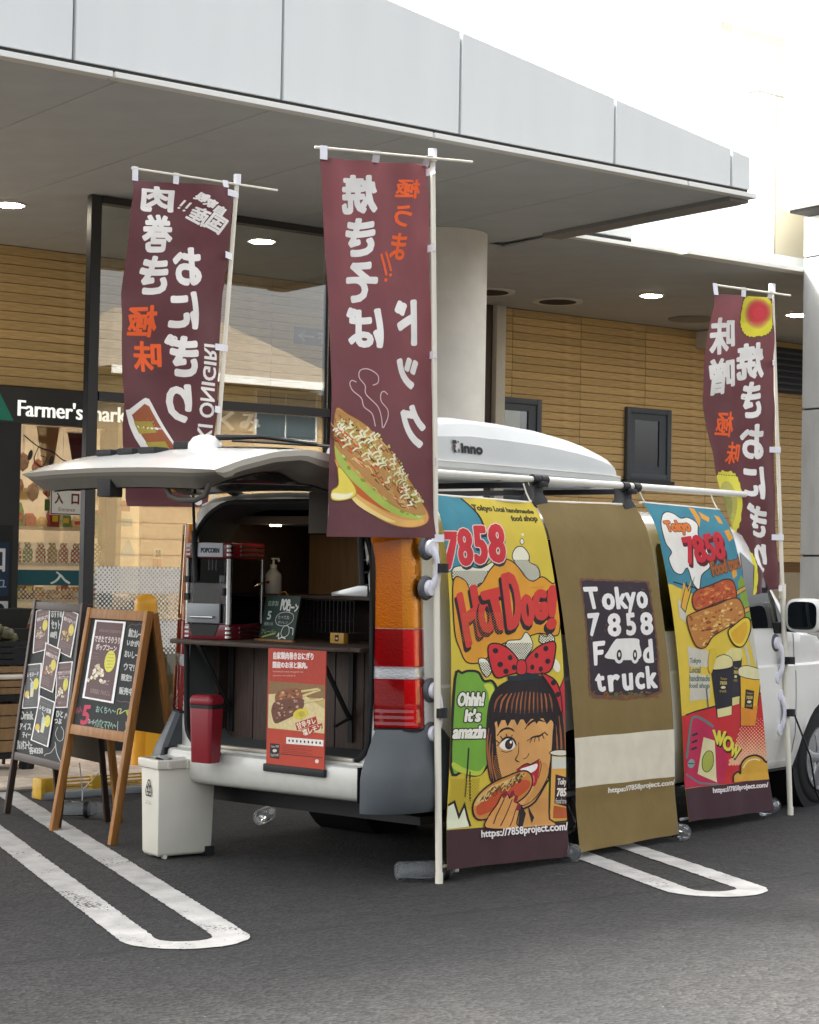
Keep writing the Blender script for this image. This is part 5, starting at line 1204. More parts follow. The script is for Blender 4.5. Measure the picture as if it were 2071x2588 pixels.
cup(520,1100,650,1120,632,1415,542,1415,'e0b02e',1); P.poly([(535,1310),(640,1300),(632,1415),(544,1415)], 'd98a2c'); P.blob([(512,1085),(570,1070),(655,1100),(655,1150),(520,1130)], 'ddd7a8'); P.outline([(512,1085),(570,1070),(655,1100),(655,1150),(520,1130)], 4, DK, curve=3)
for q in ([(382,1130),(432,1120),(440,1230),(396,1242)], [(470,1080),(508,1075),(512,1155),(476,1165)], [(560,1205),(615,1215),(612,1322),(558,1312)]):
    P.poly(q, '2a2420'); cx = sum(p[0] for p in q)/4; cy = sum(p[1] for p in q)/4; w2 = (q[1][0]-q[0][0])*.36
    P.text("Tokyo", (cx-w2,cy-42,cx+w2,cy-26), 'c9b46a'); P.text("7858", (cx-w2,cy-20,cx+w2,cy-2), 'c9b46a', bold=.8); P.ell(cx, cy+14, w2*.7, 8, 'd9d2a8'); P.text("truck", (cx-w2,cy+26,cx+w2,cy+42), 'c9b46a')
# jukebox shape, WOW, cloud
P.poly([(235,1400),(255,1362),(290,1365),(400,1430),(470,1620),(440,1750),(232,1772),(228,1600)], 'b8284e'); P.line([(228,1600),(240,1400),(262,1365),(300,1370),(372,1420)], 14, '5d7a78', curve=4); P.line([(232,1690),(330,1745),(420,1752)], 10, '5d7a78')
for y in (1470,1510,1550): P.line([(255,y),(292,y-12)], 13, '2b2430')
P.ell(262,1630,24,26,'7fa09a'); P.line([(240,1630),(284,1630)], 5, '2b2430')
P.poly([(325,1480),(385,1500),(412,1740),(310,1690)], 'd9d2a0'); P.blob([(330,1600),(350,1560),(378,1570),(385,1640),(360,1680),(335,1660)], 'a9b04c'); P.outline([(330,1600),(350,1560),(378,1570),(385,1640),(360,1680),(335,1660)], 4, '3a3a28', curve=3)
for tx, q in (("W",[(372,1440),(440,1450),(425,1530),(392,1515)]),("O",[(436,1465),(490,1490),(478,1565),(430,1545)]),("W",[(486,1510),(552,1545),(520,1605),(475,1580)])): P.text(tx, None, DK, quad=q, bold=7, shift=(4,8)); P.text(tx, None, 'dfd24a', quad=q, bold=4)
cd = [(505,1740),(508,1700),(540,1680),(560,1690),(560,1640),(590,1600),(640,1585),(680,1600),(705,1625),(722,1600),(728,1725)]
P.poly(smooth_path(cd, 4)+[(728,1725)], 'd3a23a'); P.line(cd[:-1], 11, DK, curve=5); P.line([(575,1660),(600,1620),(640,1608),(670,1615)], 8, 'ecd9a0', curve=4)
P.poly([(150,1783),(780,1718),(800,1930),(150,2000)], '40262e')
P.text("https://7858project.com/", None, 'ddd6d4', quad=[(389,1772),(718,1742),(721,1776),(392,1808)], bold=1.5)
P.build("print", cl3, fab=True)
# ================================================================ boards, bins and gear around the van
M_OAK = wood_mat("easel_wood", '#a9763d', '#8d5e2d', (10, 10, 1.0), rough=.5, sc=6)
M_DKWOOD = mat("dark_easel_wood", '#35261f', rough=.5, noise=.2, scale=10)
M_CHALK = mat("chalkboard", '#23282a', rough=.7, noise=.18, scale=7)
def easel(name, label, FL, FR, TL, TR, BL, BR, zb, M, lw, board_quad):
    FL, FR, TL, TR, BL, BR = map(Vector, (FL, FR, TL, TR, BL, BR)); O = (FL+FR+BL+BR)/4; O.z = 0
    t = thing(name, label, "easel sign", tuple(O)); s = lambda p: p-O
    hor = (FR-FL).normalized()
    for a, b in ((FL, TL), (FR, TR)): MB().bar(s(a), s(b), lw, lw*.8, up=hor).build("leg", M, t, bevel=.003)
    for a, b, e in ((BL, TL, 1), (BR, TR, -1)): MB().bar(s(a), s(b)+Vector((.03,0,-.01)), lw*.9, lw*.7, up=hor).build("leg", M, t, bevel=.003)
    pa, pb = FL.lerp(TL, zb), FR.lerp(TR, zb); qa, qb = FL.lerp(TL, .975), FR.lerp(TR, .975)
    MB().bar(s(pa), s(pb), lw*.8, lw*1.3, up=(TL-FL)).build("bottom_rail", M, t, bevel=.003); MB().bar(s(qa), s(qb), lw*.8, lw*1.3, up=(TL-FL)).build("top_rail", M, t, bevel=.003)
    nrm = (FR-FL).cross(TL-FL).normalized()
    if nrm.dot(Vector((0,0,1.5))-FL) < 0: nrm = -nrm
    a, b, c, d = (x+hor*k for x, k in ((qa, lw*.3), (qb, -lw*.3), (pb, -lw*.3), (pa, lw*.3)))
    m = MB().add([s(p)+nrm*.003 for p in (a, b, c, d)]+[s(p)-nrm*.006 for p in (a, b, c, d)], [(0,1,2,3),(7,6,5,4),(0,4,5,1),(1,5,6,2),(2,6,7,3),(3,7,4,0)])
    bd = m.build("chalkboard", M_CHALK, t)
    e, f = BL.lerp(TL, zb), BR.lerp(TR, zb)
    MB().add([s(x) for x in (TL.lerp(BL, .05), TR.lerp(BR, .05), f, e)]+[s(x)+Vector((.006,0,.002)) for x in (TL.lerp(BL, .05), TR.lerp(BR, .05), f, e)], [(0,1,2,3),(7,6,5,4),(0,4,5,1),(1,5,6,2),(2,6,7,3),(3,7,4,0)]).build("back_board", mat("board_back", '#5c4a2c' if M is M_OAK else '#14201f', rough=.7), t)
    def surf(u, v, h): return s(a.lerp(b, u).lerp(d.lerp(c, u), v))+nrm*(.0035+h)
    def wsurf(u, v, h): return a.lerp(b, u).lerp(d.lerp(c, u), v)+nrm*(.0035+h)
    return t, bd, surf, wsurf, nrm
def sheet(name, label, cat, group, quad, wsurf, bq, draw, base, edge='f6f5f2', lift=.004, bg='4a2529'):
    """a printed poster lying on a board: quad in the board's design units"""
    pp = Print(bq, wsurf, (1, 1)); cs = [Vector(wsurf(*pp.st(*p), lift)) for p in quad]; O = cs[3].copy()
    t = thing(name, label, cat, tuple(O), 0, group)
    nn = (cs[1]-cs[0]).cross(cs[3]-cs[0]).normalized()
    if nn.dot(Vector((0,0,1.5))-O) < 0: nn = -nn
    c0 = [c-O for c in cs]
    MB().add([c for c in c0]+[c-nn*.002 for c in c0], [(0,1,2,3),(7,6,5,4),(0,4,5,1),(1,5,6,2),(2,6,7,3),(3,7,4,0)]).build("paper", ink(edge, .5), t)
    def sf(s, u, h): return c0[0].lerp(c0[1], s).lerp(c0[3].lerp(c0[2], s), u)+nn*h
    p = Print([(0,0),(100,0),(100,200),(0,200)], sf, ((cs[1]-cs[0]).length, (cs[3]-cs[0]).length), L=9, base=.0008, step=.00015)
    p.rect(7, 4.5, 93, 195.5, bg); draw(p); p.build("print", t, rough=.5); return t
def d_popcorn(p):
    p.text("seasonal popcorn", (20,20,88,32), '8a6a66'); p.text("できたてうりうり", (10,40,92,55), 'd9c9c4', bold=.5); p.text("ポップコーン", (18,60,84,75), 'd9c9c4', bold=.5)
    r = random.Random(11)
    for i in range(46):
        k = r.random(); x = 38+(r.random()-.5)*56*(.25+.75*k); y = 112+42*k; p.ell(x, y, r.uniform(3,6), r.uniform(3,5), r.choice(['e6dcc0','d3c4a0','f0e9d6','c2b08a']), n=8)
    p.ell(70,100,17,27,'d8d03c'); 
    for y in (84,92,100,108,116): p.line([(60,y),(80,y-2)], 1.6, 'a8a030')
    p.text("いちご", (58,146,78,158), 'c9b9b4'); p.text("北海道産とうもろこし", (22,172,86,184), 'a08a84'); 
    for y in (84,92,98): p.line([(10,y),(30,y)], 1.2, '7a5a58')
def d_food(col, seed, title, two=False):
    def f(p):
        r = random.Random(seed); p.text(title[0], (24,18,88,30), '9a7a74'); p.text(title[1], (14,36,90,54), 'd6c8c2', bold=.5)
        for y in (150,160,168,178): p.line([(12,y),(r.uniform(50,88),y)], 1.6, '8f706a')
        p.ell(72,82,17,26,'d9c63c')
        for i in range(24): p.ell(20+r.random()*52, 96+r.random()*44-r.random()*10, r.uniform(3,9), r.uniform(3,6), r.choice(col), r.uniform(-60,0), n=8)
    return f
def d_drink(seed, title):
    def f(p):
        r = random.Random(seed); p.text(title[0], (20,20,80,30), '6f7274'); p.text(title[1], (16,38,84,58), 'd2d4d4', bold=.6)
        p.poly([(40,84),(66,80),(62,150),(44,150)], 'b9c4c8'); p.poly([(44,110),(64,106),(61,148),(46,148)], 'd9d4a0'); p.line([(52,84),(36,66)], 4, 'd9dcdc'); p.ell(74,92,17,26,'d9d03a'); p.ell(24,136,13,16,'d9b93a'); p.ell(34,150,6,7,'e6e2d2')
        for y in (164,172,182): p.line([(14,y),(r.uniform(60,86),y)], 1.6, '5f6264')
    return f
# ---- light wood easel
BQ1 = [(610,480),(985,505),(860,1225),(490,1180)]
t, bd, sf, wsf, nr = easel("easel_sign", "light wood chalkboard easel with one popcorn poster beside the beige bin", (4.739,9.564,0), (4.769,8.936,0), (4.928,9.53,1.232), (4.957,8.93,1.232), (5.208,9.684,0), (5.25,9.03,0), .455, M_OAK, .042, BQ1)
P = Print(BQ1, sf, (.6, .62), L=9, base=.0005, step=.0001)
CH = 'c9cbc6'
for tx, b, r in (("飲むカレー",(868,580,950,632),10),("いかが?",(858,645,940,682),8),("おいしー",(842,712,930,752),8),("ウマ!",(838,785,905,828),6),("限定!!",(822,850,888,890),6),("販売中",(808,930,895,972),6)): P.text(tx, b, CH, bold=1.2, rot=r)
P.text("5", (562,1040,608,1150), 'c9556a', bold=5, shear=.2); P.text("いろいろ", (512,1050,556,1085), 'a8606e', rot=-20, bold=.8); P.text("フレーバー", (602,1120,650,1150), CH, rot=8, bold=.8); P.text("おくちへ〜", (655,1045,785,1085), '9fbfae', rot=6, bold=.8); P.text("パパとママへ〜", (648,1125,790,1175), '9fbfae', rot=6, bold=.8)
P.line([(795,1090),(800,1060),(822,1058),(812,1085),(850,1065),(872,1072)], 5, 'c9cf8a', curve=4); P.blob([(852,1070),(888,1058),(892,1110),(872,1112)], '9fae4a'); P.line([(800,1130),(800,1190),(825,1205),(850,1180),(852,1130)], 3, CH, curve=4); P.text("お", (760,1185,795,1215), CH, bold=2)
P.line([(868,565),(890,548),(915,556),(940,548),(962,562)], 3, '8a6a70', curve=4); P.line([(790,1005),(820,1015),(850,1012),(880,1022)], 3, '8a6a70', curve=4)
P.build("chalk_writing", bd, rough=.9)
sheet("menu_poster", "maroon popcorn poster pinned to the light wood easel", "poster", "menu posters on the easels", [(640,520),(852,535),(772,1025),(562,993)], wsf, BQ1, d_popcorn, 0)
# ---- dark easel crowded with posters
BQ2 = [(262,612),(668,622),(440,1850),(92,1768)]
t, bd, sf, wsf, nr = easel("easel_sign", "dark chalkboard easel crowded with white-edged menu posters", (4.822,10.343,0), (4.79,9.62,0), (4.99,10.35,1.254), (4.963,9.69,1.254), (5.20,10.43,0), (5.167,9.743,0), .27, M_DKWOOD, .036, BQ2)
P = Print(BQ2, sf, (.68, .9), L=9, base=.0005, step=.0001)
for tx, b, r in (("おすすめ",(395,640,490,700),0),("セット",(395,720,470,790),0),("600円",(385,810,440,860),5),("Drink",(135,1430,235,1490),0),("アイス",(125,1520,215,1570),0),("ティー",(150,1590,210,1630),0),("ブレンドコーヒー",(105,1650,220,1720),0),("各¥350",(200,1700,300,1755),0),("ひと",(415,1420,465,1470),5),("つぶ",(400,1480,450,1520),5)): P.text(tx, b, CH, bold=2, rot=r)
P.line([(420,1545),(400,1600),(420,1650),(450,1640),(462,1580),(445,1540)], 4, CH, curve=4); P.line([(395,1660),(400,1740),(420,1800),(435,1830)], 5, CH, curve=4); P.line([(400,1680),(360,1740),(320,1755),(310,1770)], 4, CH, curve=4); P.line([(475,1480),(490,1440),(500,1500)], 6, CH, curve=3)
P.build("chalk_writing", bd, rough=.9)
MEN = [([(260,655),(390,615),(370,950),(235,985)], d_food(['b9a68a','d8cbb4','9a7a5c'], 1, ("skewer rice", "肉巻きおにぎり")), '4a2529', "maroon poster of a skewered rice stick, top outer corner of the dark easel", .004),
 ([(512,620),(637,665),(555,1010),(440,960)], d_food(['b5a24a','8f8a3a','d3b86a','c98a4a'], 2, ("yakisoba dog", "焼きそばドック")), '4a2529', "maroon poster of a noodle hot dog, top inner corner of the dark easel", .004),
 ([(440,1050),(570,1035),(505,1395),(410,1400)], d_popcorn, '4a2529', "maroon popcorn poster low on the dark easel beside the wood leg", .004),
 ([(183,1070),(315,1055),(283,1400),(148,1410)], d_drink(4, ("cold lemon", "レモネード")), '20252a', "black lemonade poster on the outer edge of the dark easel", .004),
 ([(355,895),(482,945),(405,1285),(298,1240)], d_food(['a85a3a','7a8a3c','d9cdb4','b5402c'], 3, ("miso onigiri", "味噌焼きおにぎり")), '4a2529', "maroon rice ball poster overlapping at the middle of the dark easel", .009),
 ([(300,1305),(422,1355),(350,1703),(222,1650)], d_drink(6, ("lemon squash", "レモン甘酒")), '20252a', "black tilted lemon drink poster lowest on the dark easel", .009)]
for q, d, bg, lab, lf in MEN: sheet("menu_poster", lab, "poster", "menu posters on the easels", q, wsf, BQ2, d, 0, bg=bg, lift=lf)

# ---- beige bin
M_BIN = mat("bin_plastic", '#d2cfc2', rough=.5, noise=.05, scale=6)
def bin_thing():
    t = thing("slim_bin", "slim beige plastic waste bin with a recycling mark beside the easel", "bin", VW(-.461, 1.432, 0), VR+R(-15))
    L, Wd, H = .32, .175, .50
    def rr(z, g, l0=0.0): return [(-g+l0, -g, z), (L+g, -g, z), (L+g, Wd+g, z), (-g+l0, Wd+g, z)]
    MB().loft([rr(.012, -.012), rr(.03, -.004), rr(.475, .006)], True, True).build("body", M_BIN, t, bevel=.012)
    MB().loft([rr(.452, .010), rr(.455, .016), rr(.497, .018), rr(.500, .012)], True, False).loft([rr(.500, .012), rr(.500, -.012), rr(.45, -.014)], True, False).build("rim", M_BIN, t, bevel=.004)
    for i in (0.04, .15, .26): MB().box(i, -.024, .455, i+.02, -.0165, .493).build("rim_rib", M_BIN, t)
    b = MB(); n = 10; rg = random.Random(2); b.loft([[(L*i/n, Wd*j/6, .492+.022*rg.random()) for j in range(7)] for i in range(n+1)], closed=False).build("bin_liner", mat("liner_plastic", '#c6c8c6', rough=.3, trans=.2, noise=.2, scale=12), t, smooth=True)
    for x in (.05, .28):
        for y in (.02, .155): MB().cyl((x, y-.012, .012), (x, y+.012, .012), .012, n=10).build("castor", M_BLACK if x > .2 else M_BIN, t)
    MB().box(.275, -.009, .002, .325, .004, .05).build("wheel_notch", M_BLACK, t)
    p = Print([(0,0),(100,0),(100,100),(0,100)], flat_surf((-.0065, .142, .41), (0, -.105, 0), (0, 0, -.14), (-1, 0, .01)), (.105, .14), L=9, base=.0015)
    for k in range(3):
        r = 120*k; rot = lambda x, y: (50+(x*math.cos(R(r))-y*math.sin(R(r))), 45+(x*math.sin(R(r))+y*math.cos(R(r))))
        p.line([rot(*q) for q in ((-22,-8),(-8,-32),(8,-32),(20,-12),(8,-6),(0,-20),(-10,-2))], 5, '3c3c3a', closed=True)
    p.text("リサイクル", (28,86,72,92), '4a4a48'); p.text("RECYCLE BIN", (22,94,78,99), '4a4a48'); p.build("lettering", t)
bin_thing()
# ---- red lidded tin on the bumper
rt = thing("red_tin", "red lidded bin hung on the van's rear bumper", "bin", VW(-.392, 1.175, .505), VR+R(6))
M_REDT = mat("red_tin", '#7d1a25', rough=.4, noise=.08, scale=8)
def rsq(z, h, k=.09): return [(h*x, k*y, z) for x, y in ((-1,-.8),(-.8,-1),(.8,-1),(1,-.8),(1,.8),(.8,1),(-.8,1),(-1,.8))]
MB().loft([rsq(0, .046, .062), rsq(.27, .056, .070)], True, True).build("tin", M_REDT, rt, bevel=.006)
MB().loft([rsq(.2705, .057, .071), rsq(.288, .057, .071)], True, True).build("band", M_BLACK, rt)
MB().loft([rsq(.2885, .058, .072), rsq(.315, .058, .072), rsq(.335, .046, .06)], True, True).build("lid", M_REDT, rt, bevel=.008)
MB().box(.05, -.03, .02, .085, .03, .045).build("hook", M_BLACK, rt)
# ---- red roll-up poster hung from the counter
pt = thing("hanging_poster", "tall red meat skewer poster hung below the van counter", "poster", VW(-.318, .455, .50), VR)
W_, H_ = .375, .585
MB().box(-.004, 0, .02, .002, W_, H_).build("sheet", mat("poster_red", '#b5402c', rough=.45, noise=.04), pt)
MB().box(-.014, -.008, -.015, .010, W_+.012, .022).build("bottom_bar", M_BLACK, pt, bevel=.004)
p = Print([(518,1130),(842,1138),(824,1785),(510,1740)], flat_surf((-.004, W_, H_), (0, -W_, 0), (0, 0, -(H_-.024)), (-1, 0, 0)), (W_, H_), L=9, base=.0006)
p.poly([(520,1132),(842,1139),(838,1325),(528,1305)], 'b03a28'); p.text("自家製肉巻きおにぎり", (548,1150,772,1188), 'eee0da', bold=1.5); p.text("国産のお米と豚肉。", (545,1202,738,1235), 'eee0da', bold=1.5)
p.text("homemade meat-wrapped rice", (545,1248,716,1262), 'd9b0a4'); p.text("Japanese rice and pork.", (545,1270,675,1282), 'd9b0a4')
p.poly([(527,1305),(838,1325),(832,1590),(520,1555)], 'c2a970'); p.poly([(527,1305),(838,1325),(837,1400),(525,1375)], '8a6a44'); p.poly([(522,1375),(700,1365),(835,1455),(832,1588),(520,1552)], 'd8c692')
rg = random.Random(8)
for q, cs in ((((560,1380),(600,1350),(690,1345),(715,1370),(700,1405),(600,1420),(565,1420)), ['8a5436','b57a4c','d3a67a','6a3c26']), (((540,1450),(570,1410),(700,1395),(722,1430),(690,1475),(600,1520),(560,1530),(542,1490)), ['6e4434','9a705a','c2a48c','503024'])):
    p.blob(list(q), cs[0]); cx = sum(a for a, b in q)/len(q); cy = sum(b for a, b in q)/len(q)
    for i in range(30): k = math.sqrt(rg.random())*.8; v = rg.choice(q); p.ell(cx+(v[0]-cx)*k+rg.uniform(-14,14), cy+(v[1]-cy)*k+rg.uniform(-6,6), rg.uniform(4,11), rg.uniform(3,7), rg.choice(cs[1:]), rg.uniform(-30,20), n=7)
for a, b in (((712,1385),(810,1350)),((720,1420),(826,1400)),((705,1360),(800,1345))): p.line([a, b], 12, 'd9c78a'); p.line([(a[0],a[1]+6),(b[0],b[1]+6)], 2, '8a7440')
p.blob([(662,1480),(690,1455),(735,1458),(738,1485),(705,1510),(672,1505)], 'd6c23c'); p.ell(708,1482,18,16,'b8a83a')
p.poly([(672,1530),(785,1495),(795,1535),(682,1570)], 'a8342a'); p.poly([(705,1565),(818,1532),(822,1560),(715,1602)], 'a8342a'); p.text("甘辛タレ", (680,1515,785,1550), 'e8d9c4', rot=-17, bold=1.2); p.text("塩レモン", (712,1550,818,1585), 'e8d9c4', rot=-17, bold=1.2)
p.poly([(622,1605),(824,1625),(823,1660),(621,1640)], 'e6e2da')
for i in range(9): p.ell(638+i*21, 1624+i*2.1, 5, 8, '2c2826', n=6)
p.poly([(532,1635),(585,1642),(583,1722),(531,1712)], '2a2020'); p.text("Tokyo 7858", (536,1648,580,1662), 'd9d2c8'); p.text("Food truck", (536,1690,580,1706), 'd9d2c8'); p.ell(558,1676,12,8,'d9d2c8')
p.line([(590,1694),(820,1722)], 4, '3a1a18')
for i in range(5): p.line([(598,1650+i*9),(598+rg.uniform(120,170),1662+i*10)], 2, '6a2018')
p.ell(788,1740,10,11,'ddd6cc'); p.build("print", pt, rough=.5)

# ---- popcorn machine
M_CRIM = mat("popcorn_red", '#6e1524', rough=.25, coat=.5)
M_GREYM = mat("tray_grey", '#8b8f92', rough=.4, metal=.2)
pc = thing("popcorn_machine", "red and chrome popcorn machine with glass sides on the van counter", "popcorn machine", VW(-.02, 1.43, 1.102), VR+R(13))
X0, X1, Y0, Y1 = -.18, .17, -.14, .13
MB().box(X0, Y0, 0, X1, Y1, .080).build("base", M_CRIM, pc, bevel=.012)
MB().box(X0, Y0, .415, X1, Y1, .500).build("top_case", M_CRIM, pc, bevel=.012)
for z in (.016,.038,.060,.436,.458,.480):
    MB().box(X0+.10, Y0-.004, z-.005, X1-.02, Y0+.001, z+.005).build("chrome_stripe", M_CHROME, pc); MB().cyl((X0+.012, Y0+.012, z-.006), (X0+.012, Y0+.012, z+.006), .018, n=14).build("chrome_stripe", M_CHROME, pc, smooth=True)
    MB().box(X0-.004, Y1-.03, z-.005, X0+.001, Y1-.006, z+.005).build("chrome_stripe", M_CHROME, pc)
MB().cyl((X0+.014, Y0+.014, .08), (X0+.014, Y0+.014, .415), .016, n=14).build("corner_post", M_CHROME, pc, smooth=True)
for x, y in ((X1-.010, Y0+.010), (X0+.010, Y1-.010), (X1-.010, Y1-.010)): MB().cyl((x, y, .08), (x, y, .415), .008, n=10).build("corner_post", M_CHROME, pc, smooth=True)
M_CLR = glass("machine_glass", (.68, .69, .70), 1.5, boost=.03)
for m_, nm in ((MB().box(X0+.03, Y0+.012, .082, X1-.018, Y0+.014, .413), "side"), (MB().box(X0+.012, Y0+.03, .082, X0+.014, Y1-.018, .413), "front"), (MB().box(X1-.014, Y0+.018, .082, X1-.012, Y1-.018, .413), "rear"), (MB().box(X0+.03, Y1-.014, .082, X1-.018, Y1-.012, .413), "far")): m_.build("glass_pane", M_CLR, pc)
MB().box(X0-.010, Y0+.055, .085, X0+.008, Y1-.02, .185).build("scoop_tray", M_GREYM, pc, bevel=.006)
MB().tube([(X0-.012, Y0+.08, .118), (X0-.026, Y0+.085, .115), (X0-.026, Y1-.05, .115), (X0-.012, Y1-.045, .118)], .004, n=6).build("tray_handle", M_CHROME, pc, smooth=True)
MB().prism([(Y0+.06,.078),(Y1-.03,.078),(Y1-.05,.02),(Y0+.085,.02)], lambda a, b, d: (d, a, b), X0-.004, X0+.004).build("drawer_face", M_BLACK, pc)
sp_ = MB().box(X0-.005, Y0+.045, .425, X0+.002, Y1-.075, .495).build("name_plate", mat("plate_silver", '#b9bfc6', rough=.4), pc)
pp = Print([(0,0),(100,0),(100,60),(0,60)], flat_surf((X0-.005, Y1-.075, .495), (0, Y0+.045-Y1+.075, 0), (0, 0, -.07), (-1, 0, 0)), (.15, .07), L=9, base=.0006); pp.text("POPCORN", (14,22,86,42), '3a3d44', bold=1.4); pp.build("lettering", sp_)
MB().lathe([(.045,.26),(.05,.27),(.05,.33),(.042,.335),(.02,.34)], n=20, c=(.0, 0, 0)).cyl((0,0,.335), (0,0,.41), .006, n=8).build("kettle", M_CHROME, pc, smooth=True)
for i in range(6): MB().cyl((-.08+.035*i, .05, .355), (-.08+.035*i, .05, .41), .007, n=8).build("baffle_rod", M_CHROME, pc, smooth=True)
MB().tube([(.02,-.05,.27), (.08,-.12,.268), (.13,-.155,.295), (.155,-.165,.298)], .004, n=6).build("crank", M_CHROME, pc, smooth=True)
MB().lathe([(0,-.012),(.012,0),(0,.012)], c=(.16,-.166,.298), n=10).build("crank_knob", M_CRIM, pc, smooth=True)
for z in (.29, .20): MB().box(X0+.002, Y1-.02, z, X0+.02, Y1+.006, z+.035).build("door_hinge", M_BLACK, pc)
MB().box(X0-.006, Y0+.03, .225, X0+.008, Y0+.046, .265).build("door_knob", M_BLACK, pc, bevel=.004)
# ---- small things on the counter
sb = thing("pump_bottle", "translucent pump bottle of hand sanitiser on the inner shelf", "bottle", VW(.36, 1.44-.0, 1.336), VR)
MB().lathe([(.043,0),(.046,.006),(.046,.09),(.042,.105),(.020,.128),(.017,.135)], n=24).build("bottle", mat("milky_plastic", '#c6c8c8', rough=.35, trans=.15), sb, smooth=True, angle=50)
MB().lathe([(.018,.136),(.018,.155),(.007,.157),(.006,.182),(.014,.183),(.014,.192),(.0,.193)], n=16).bar((0,0,.188), (-.01,-.045,.188), .010, .008).bar((-.01,-.043,.188), (-.012,-.05,.172), .008, .008).build("pump", mat("pump_white", '#e3e3de', rough=.4), sb, smooth=True, angle=40)
cb = thing("counter_chalkboard", "small green chalkboard advertising popcorn leaning on the van counter", "chalkboard", VW(.0, 1.20, 1.103), VR-R(4))
def ck(a, b, h): return Vector((.05*(1-b)-.0-h, -.255*a+.02*(1-b)*0, .228*(1-b)+.003))
M_GCH = mat("green_chalkboard", '#22372f', rough=.6, noise=.1, scale=12)
MB().add([ck(0,0,0),ck(1,0,0),ck(1,1,0),ck(0,1,0),ck(0,0,-.01),ck(1,0,-.01),ck(1,1,-.01),ck(0,1,-.01)], [(0,1,2,3),(7,6,5,4),(0,4,5,1),(1,5,6,2),(2,6,7,3),(3,7,4,0)]).build("board", M_GCH, cb)
MB().box(-.02,-.27,-.001,.004,.01,.008).build("ledge", M_OAK, cb); MB().tube([(.05,-.09,.228),(.05,-.10,.248),(.05,-.14,.252),(.05,-.16,.232)], .003, n=6).build("hanging_cord", M_OAK, cb)
p = Print([(0,0),(100,0),(100,100),(0,100)], ck, (.255,.23), L=9, base=.0008)
p.text("POP", (48,8,72,32), 'dfe2dc', bold=1.2); p.text("コーン", (68,18,98,34), 'dfe2dc', bold=1.0); p.text("自家製", (10,12,40,24), 'a8c0b0'); p.text("5", (14,36,24,54), 'c9d2c8', bold=.8); p.text("種類の味", (8,60,34,68), 'a8c0b0'); p.text("フレーバー", (4,76,48,86), 'a9b98a'); p.text("たべてね", (46,44,78,52), 'cfd6cc'); p.text("おいしい", (48,56,76,62), 'cfd6cc')
p.line([(40,50),(48,40),(70,36),(88,42),(88,56),(72,66),(52,66),(42,60)], 1.4, 'cfd6cc', True, 4); p.line([(66,70),(62,84),(72,92),(84,84),(82,70),(74,66)], 1.6, 'cfd6cc', True, 4); p.line([(84,70),(94,72),(96,86)], 2, 'dfe2dc', curve=3); p.line([(8,94),(30,88),(46,84)], 3, 'a9b04a', curve=3); p.line([(52,92),(56,84),(58,96),(66,92),(78,95)], 2.4, 'dfe2dc', curve=3)
p.build("chalk_writing", cb, rough=.9)
wbk = thing("wire_basket", "black wire basket hooked under the inner shelf", "basket", VW(.22, .86, 1.15), VR)
M_WIRE = mat("black_wire", '#2c3234', rough=.4, metal=.5)
mbk = MB()
for i in range(13): mbk.cyl((-.06, .16-.027*i, .0), (-.06, .16-.027*i, .165), .0016, n=5)
for z in (0, .06, .165): mbk.cyl((-.06,.165,z), (-.06,-.165,z), .0024, n=6)
mbk.build("wire_front", M_WIRE, wbk); MB().cyl((-.06,.165,0), (.07,.165,0), .002, n=5).cyl((-.06,-.165,0), (.07,-.165,0), .002, n=5).cyl((.07,.165,0), (.07,-.165,0), .002, n=5).build("wire_floor", M_WIRE, wbk)
nd = thing("tissue_dispenser", "shiny wedge shaped tissue dispenser on the inner shelf", "dispenser", VW(.34, .86, 1.336), VR+R(8))
MB().prism([(-.10,.0),(.12,.0),(.12,.055),(.09,.062),(-.10,.018)], lambda a, b, d: (d, -a, b), -.05, .05).build("case", mat("dispenser_white", '#dfe3e3', rough=.2, metal=.3), nd, bevel=.004)
cd_ = thing("card_box", "small yellow card box with a dark logo on the counter", "card box", VW(.09, .735, 1.103), VR-R(6))
MB().box(-.012,-.05,0,.02,.05,.052).build("box", mat("card_yellow", '#b58c3a', rough=.5), cd_, bevel=.002)
p = Print([(0,0),(100,0),(100,52),(0,52)], flat_surf((-.012,.05,.052), (0,-.1,0), (0,0,-.052), (-1,0,0)), (.1,.052), L=9, base=.0006); p.rect(36,10,64,42,'2a2420'); p.ell(50,28,9,5,'c9b98a'); p.build("logo", cd_)
